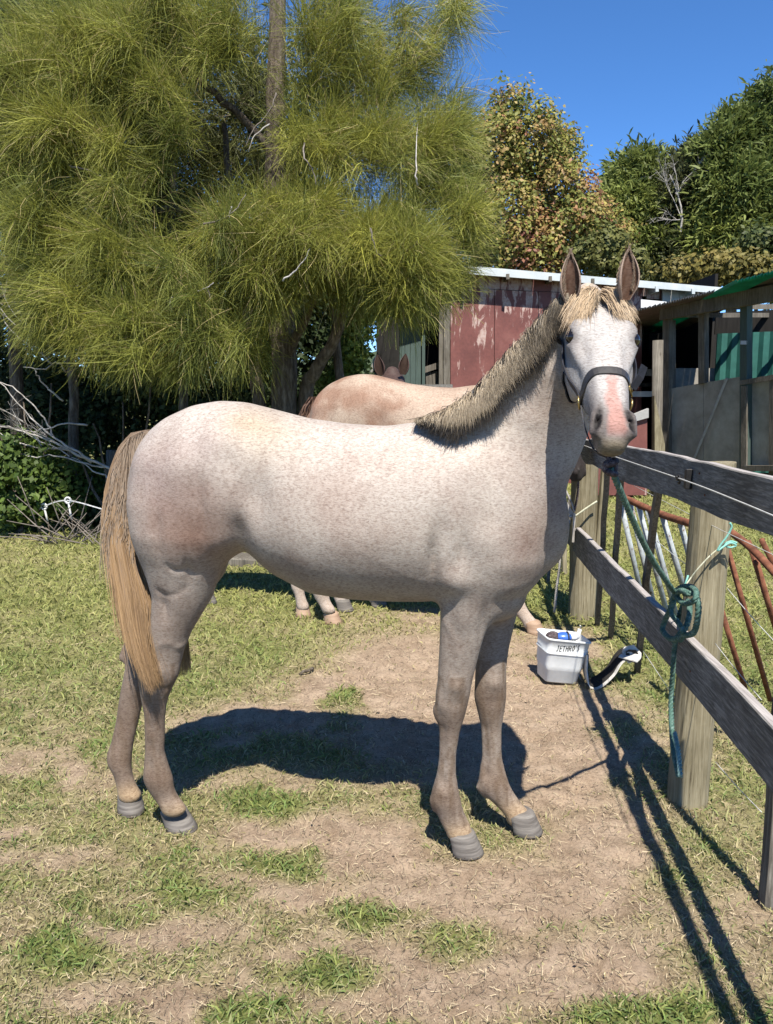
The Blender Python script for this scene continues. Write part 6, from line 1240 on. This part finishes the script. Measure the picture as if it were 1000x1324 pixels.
    blob(BT(-.012,-.03,.255), (.050,.035,.026), 'brush_back', M['blue'], br); blob(BT(.012,-.03,.262), (.010,.038,.026), 'hand_strap', M['black_plastic'], br); blob(BT(.045,-.02,.262), (.040,.035,.022), 'bristles', M['white_plastic'], br)
    sp_ = blob(BT(-.068,-.01,.245), (.040,.04,.030), 'sponge', M['rope_dark'], None); tag(sp_, 'dark brown sponge beside the blue brush in the bucket', 'sponge')
    cl = tag(empty('hoof_pick', BT(.10,.02,.28)), 'pale handled hoof pick standing in the right corner of the bucket', 'hoof pick'); mb = MB(); mb.beam(BT(.085,.03,.16), BT(.112,.05,.295), .022, .012); mb.build('handle', M['white_plastic'], cl, bevel=.003); mb = MB(); mb.tube([BT(.112,.05,.295), BT(.118,.05,.310), BT(.105,.05,.315)], .004, 6); mb.build('hook', M['steel'], cl, True)
    # folded strap by the bucket
    st = tag(empty('girth_strap', G(780,880)), 'black and white padded strap curled on the grass right of the bucket', 'strap'); n = 30
    M['felt_white'] = m_simple('dirty_white_padding', [(0.3,(0.42,0.40,0.36)), (0.7,(0.75,0.73,0.68))], 30, rough=.9); M['felt_black'] = m_simple('black_webbing', [(0.3,(0.01,0.01,0.01)), (0.7,(0.035,0.033,0.03))], 30, rough=.8)
    yb = G(775,885).y
    path = catmull([at(757,846,yb+.02), at(757,866,yb), at(762,884,yb-.02), at(775,881,yb), at(790,868,yb+.02), at(800,853,yb+.03), at(812,843,yb+.05), at(817,847,yb+.02), at(812,853,yb-.03)], 5)
    nr = [Vector((-.55,-.5,.6))]*len(path); up_ = [(Vector(path[min(i+1,len(path)-1)])-Vector(path[max(i-1,0)])).cross(Vector((0,1,.15))).normalized() for i in range(len(path))]
    up_ = [u if u.z > -.2 or True else -u for u in up_]
    mb = MB(); mb.ribbon([Vector(p)-u*.004 for p, u in zip(path, up_)], up_, .10, .006); mb.build('padding', M['felt_white'], st); mb = MB(); mb.ribbon([Vector(p)+u*.0045+Vector((0,.008,0)) for p, u in zip(path, up_)], [-u*-1 for u in up_], .085, .005); mb.build('webbing', M['felt_black'], st)
    # small stick and dung near the middle
    tw2 = MB(); tw2.tube(catmull([G(388,872,.012), G(393,868,.02), G(399,867,.022), G(405,864,.014)], 4), .008, 7); tag(tw2.build('stick', M['bark'], None, True), 'short dark stick lying on the grass behind the horse\'s belly', 'stick')
# real-world base colours for the chosen exposure
for m_ in bpy.data.materials:
    if not m_.use_nodes: continue
    t_ = m_.node_tree
    for n_ in list(t_.nodes):
        if n_.type in ('BSDF_PRINCIPLED', 'BSDF_TRANSLUCENT'):
            k_ = n_.inputs['Base Color' if n_.type == 'BSDF_PRINCIPLED' else 'Color']
            if k_.is_linked:
                src = k_.links[0].from_socket; x_ = t_.nodes.new('ShaderNodeMix'); x_.data_type = 'RGBA'; x_.blend_type = 'MULTIPLY'; x_.inputs[0].default_value = 1.0; x_.inputs[7].default_value = (.74,.74,.74,1); t_.links.new(src, x_.inputs[6]); t_.links.new(x_.outputs[2], k_)
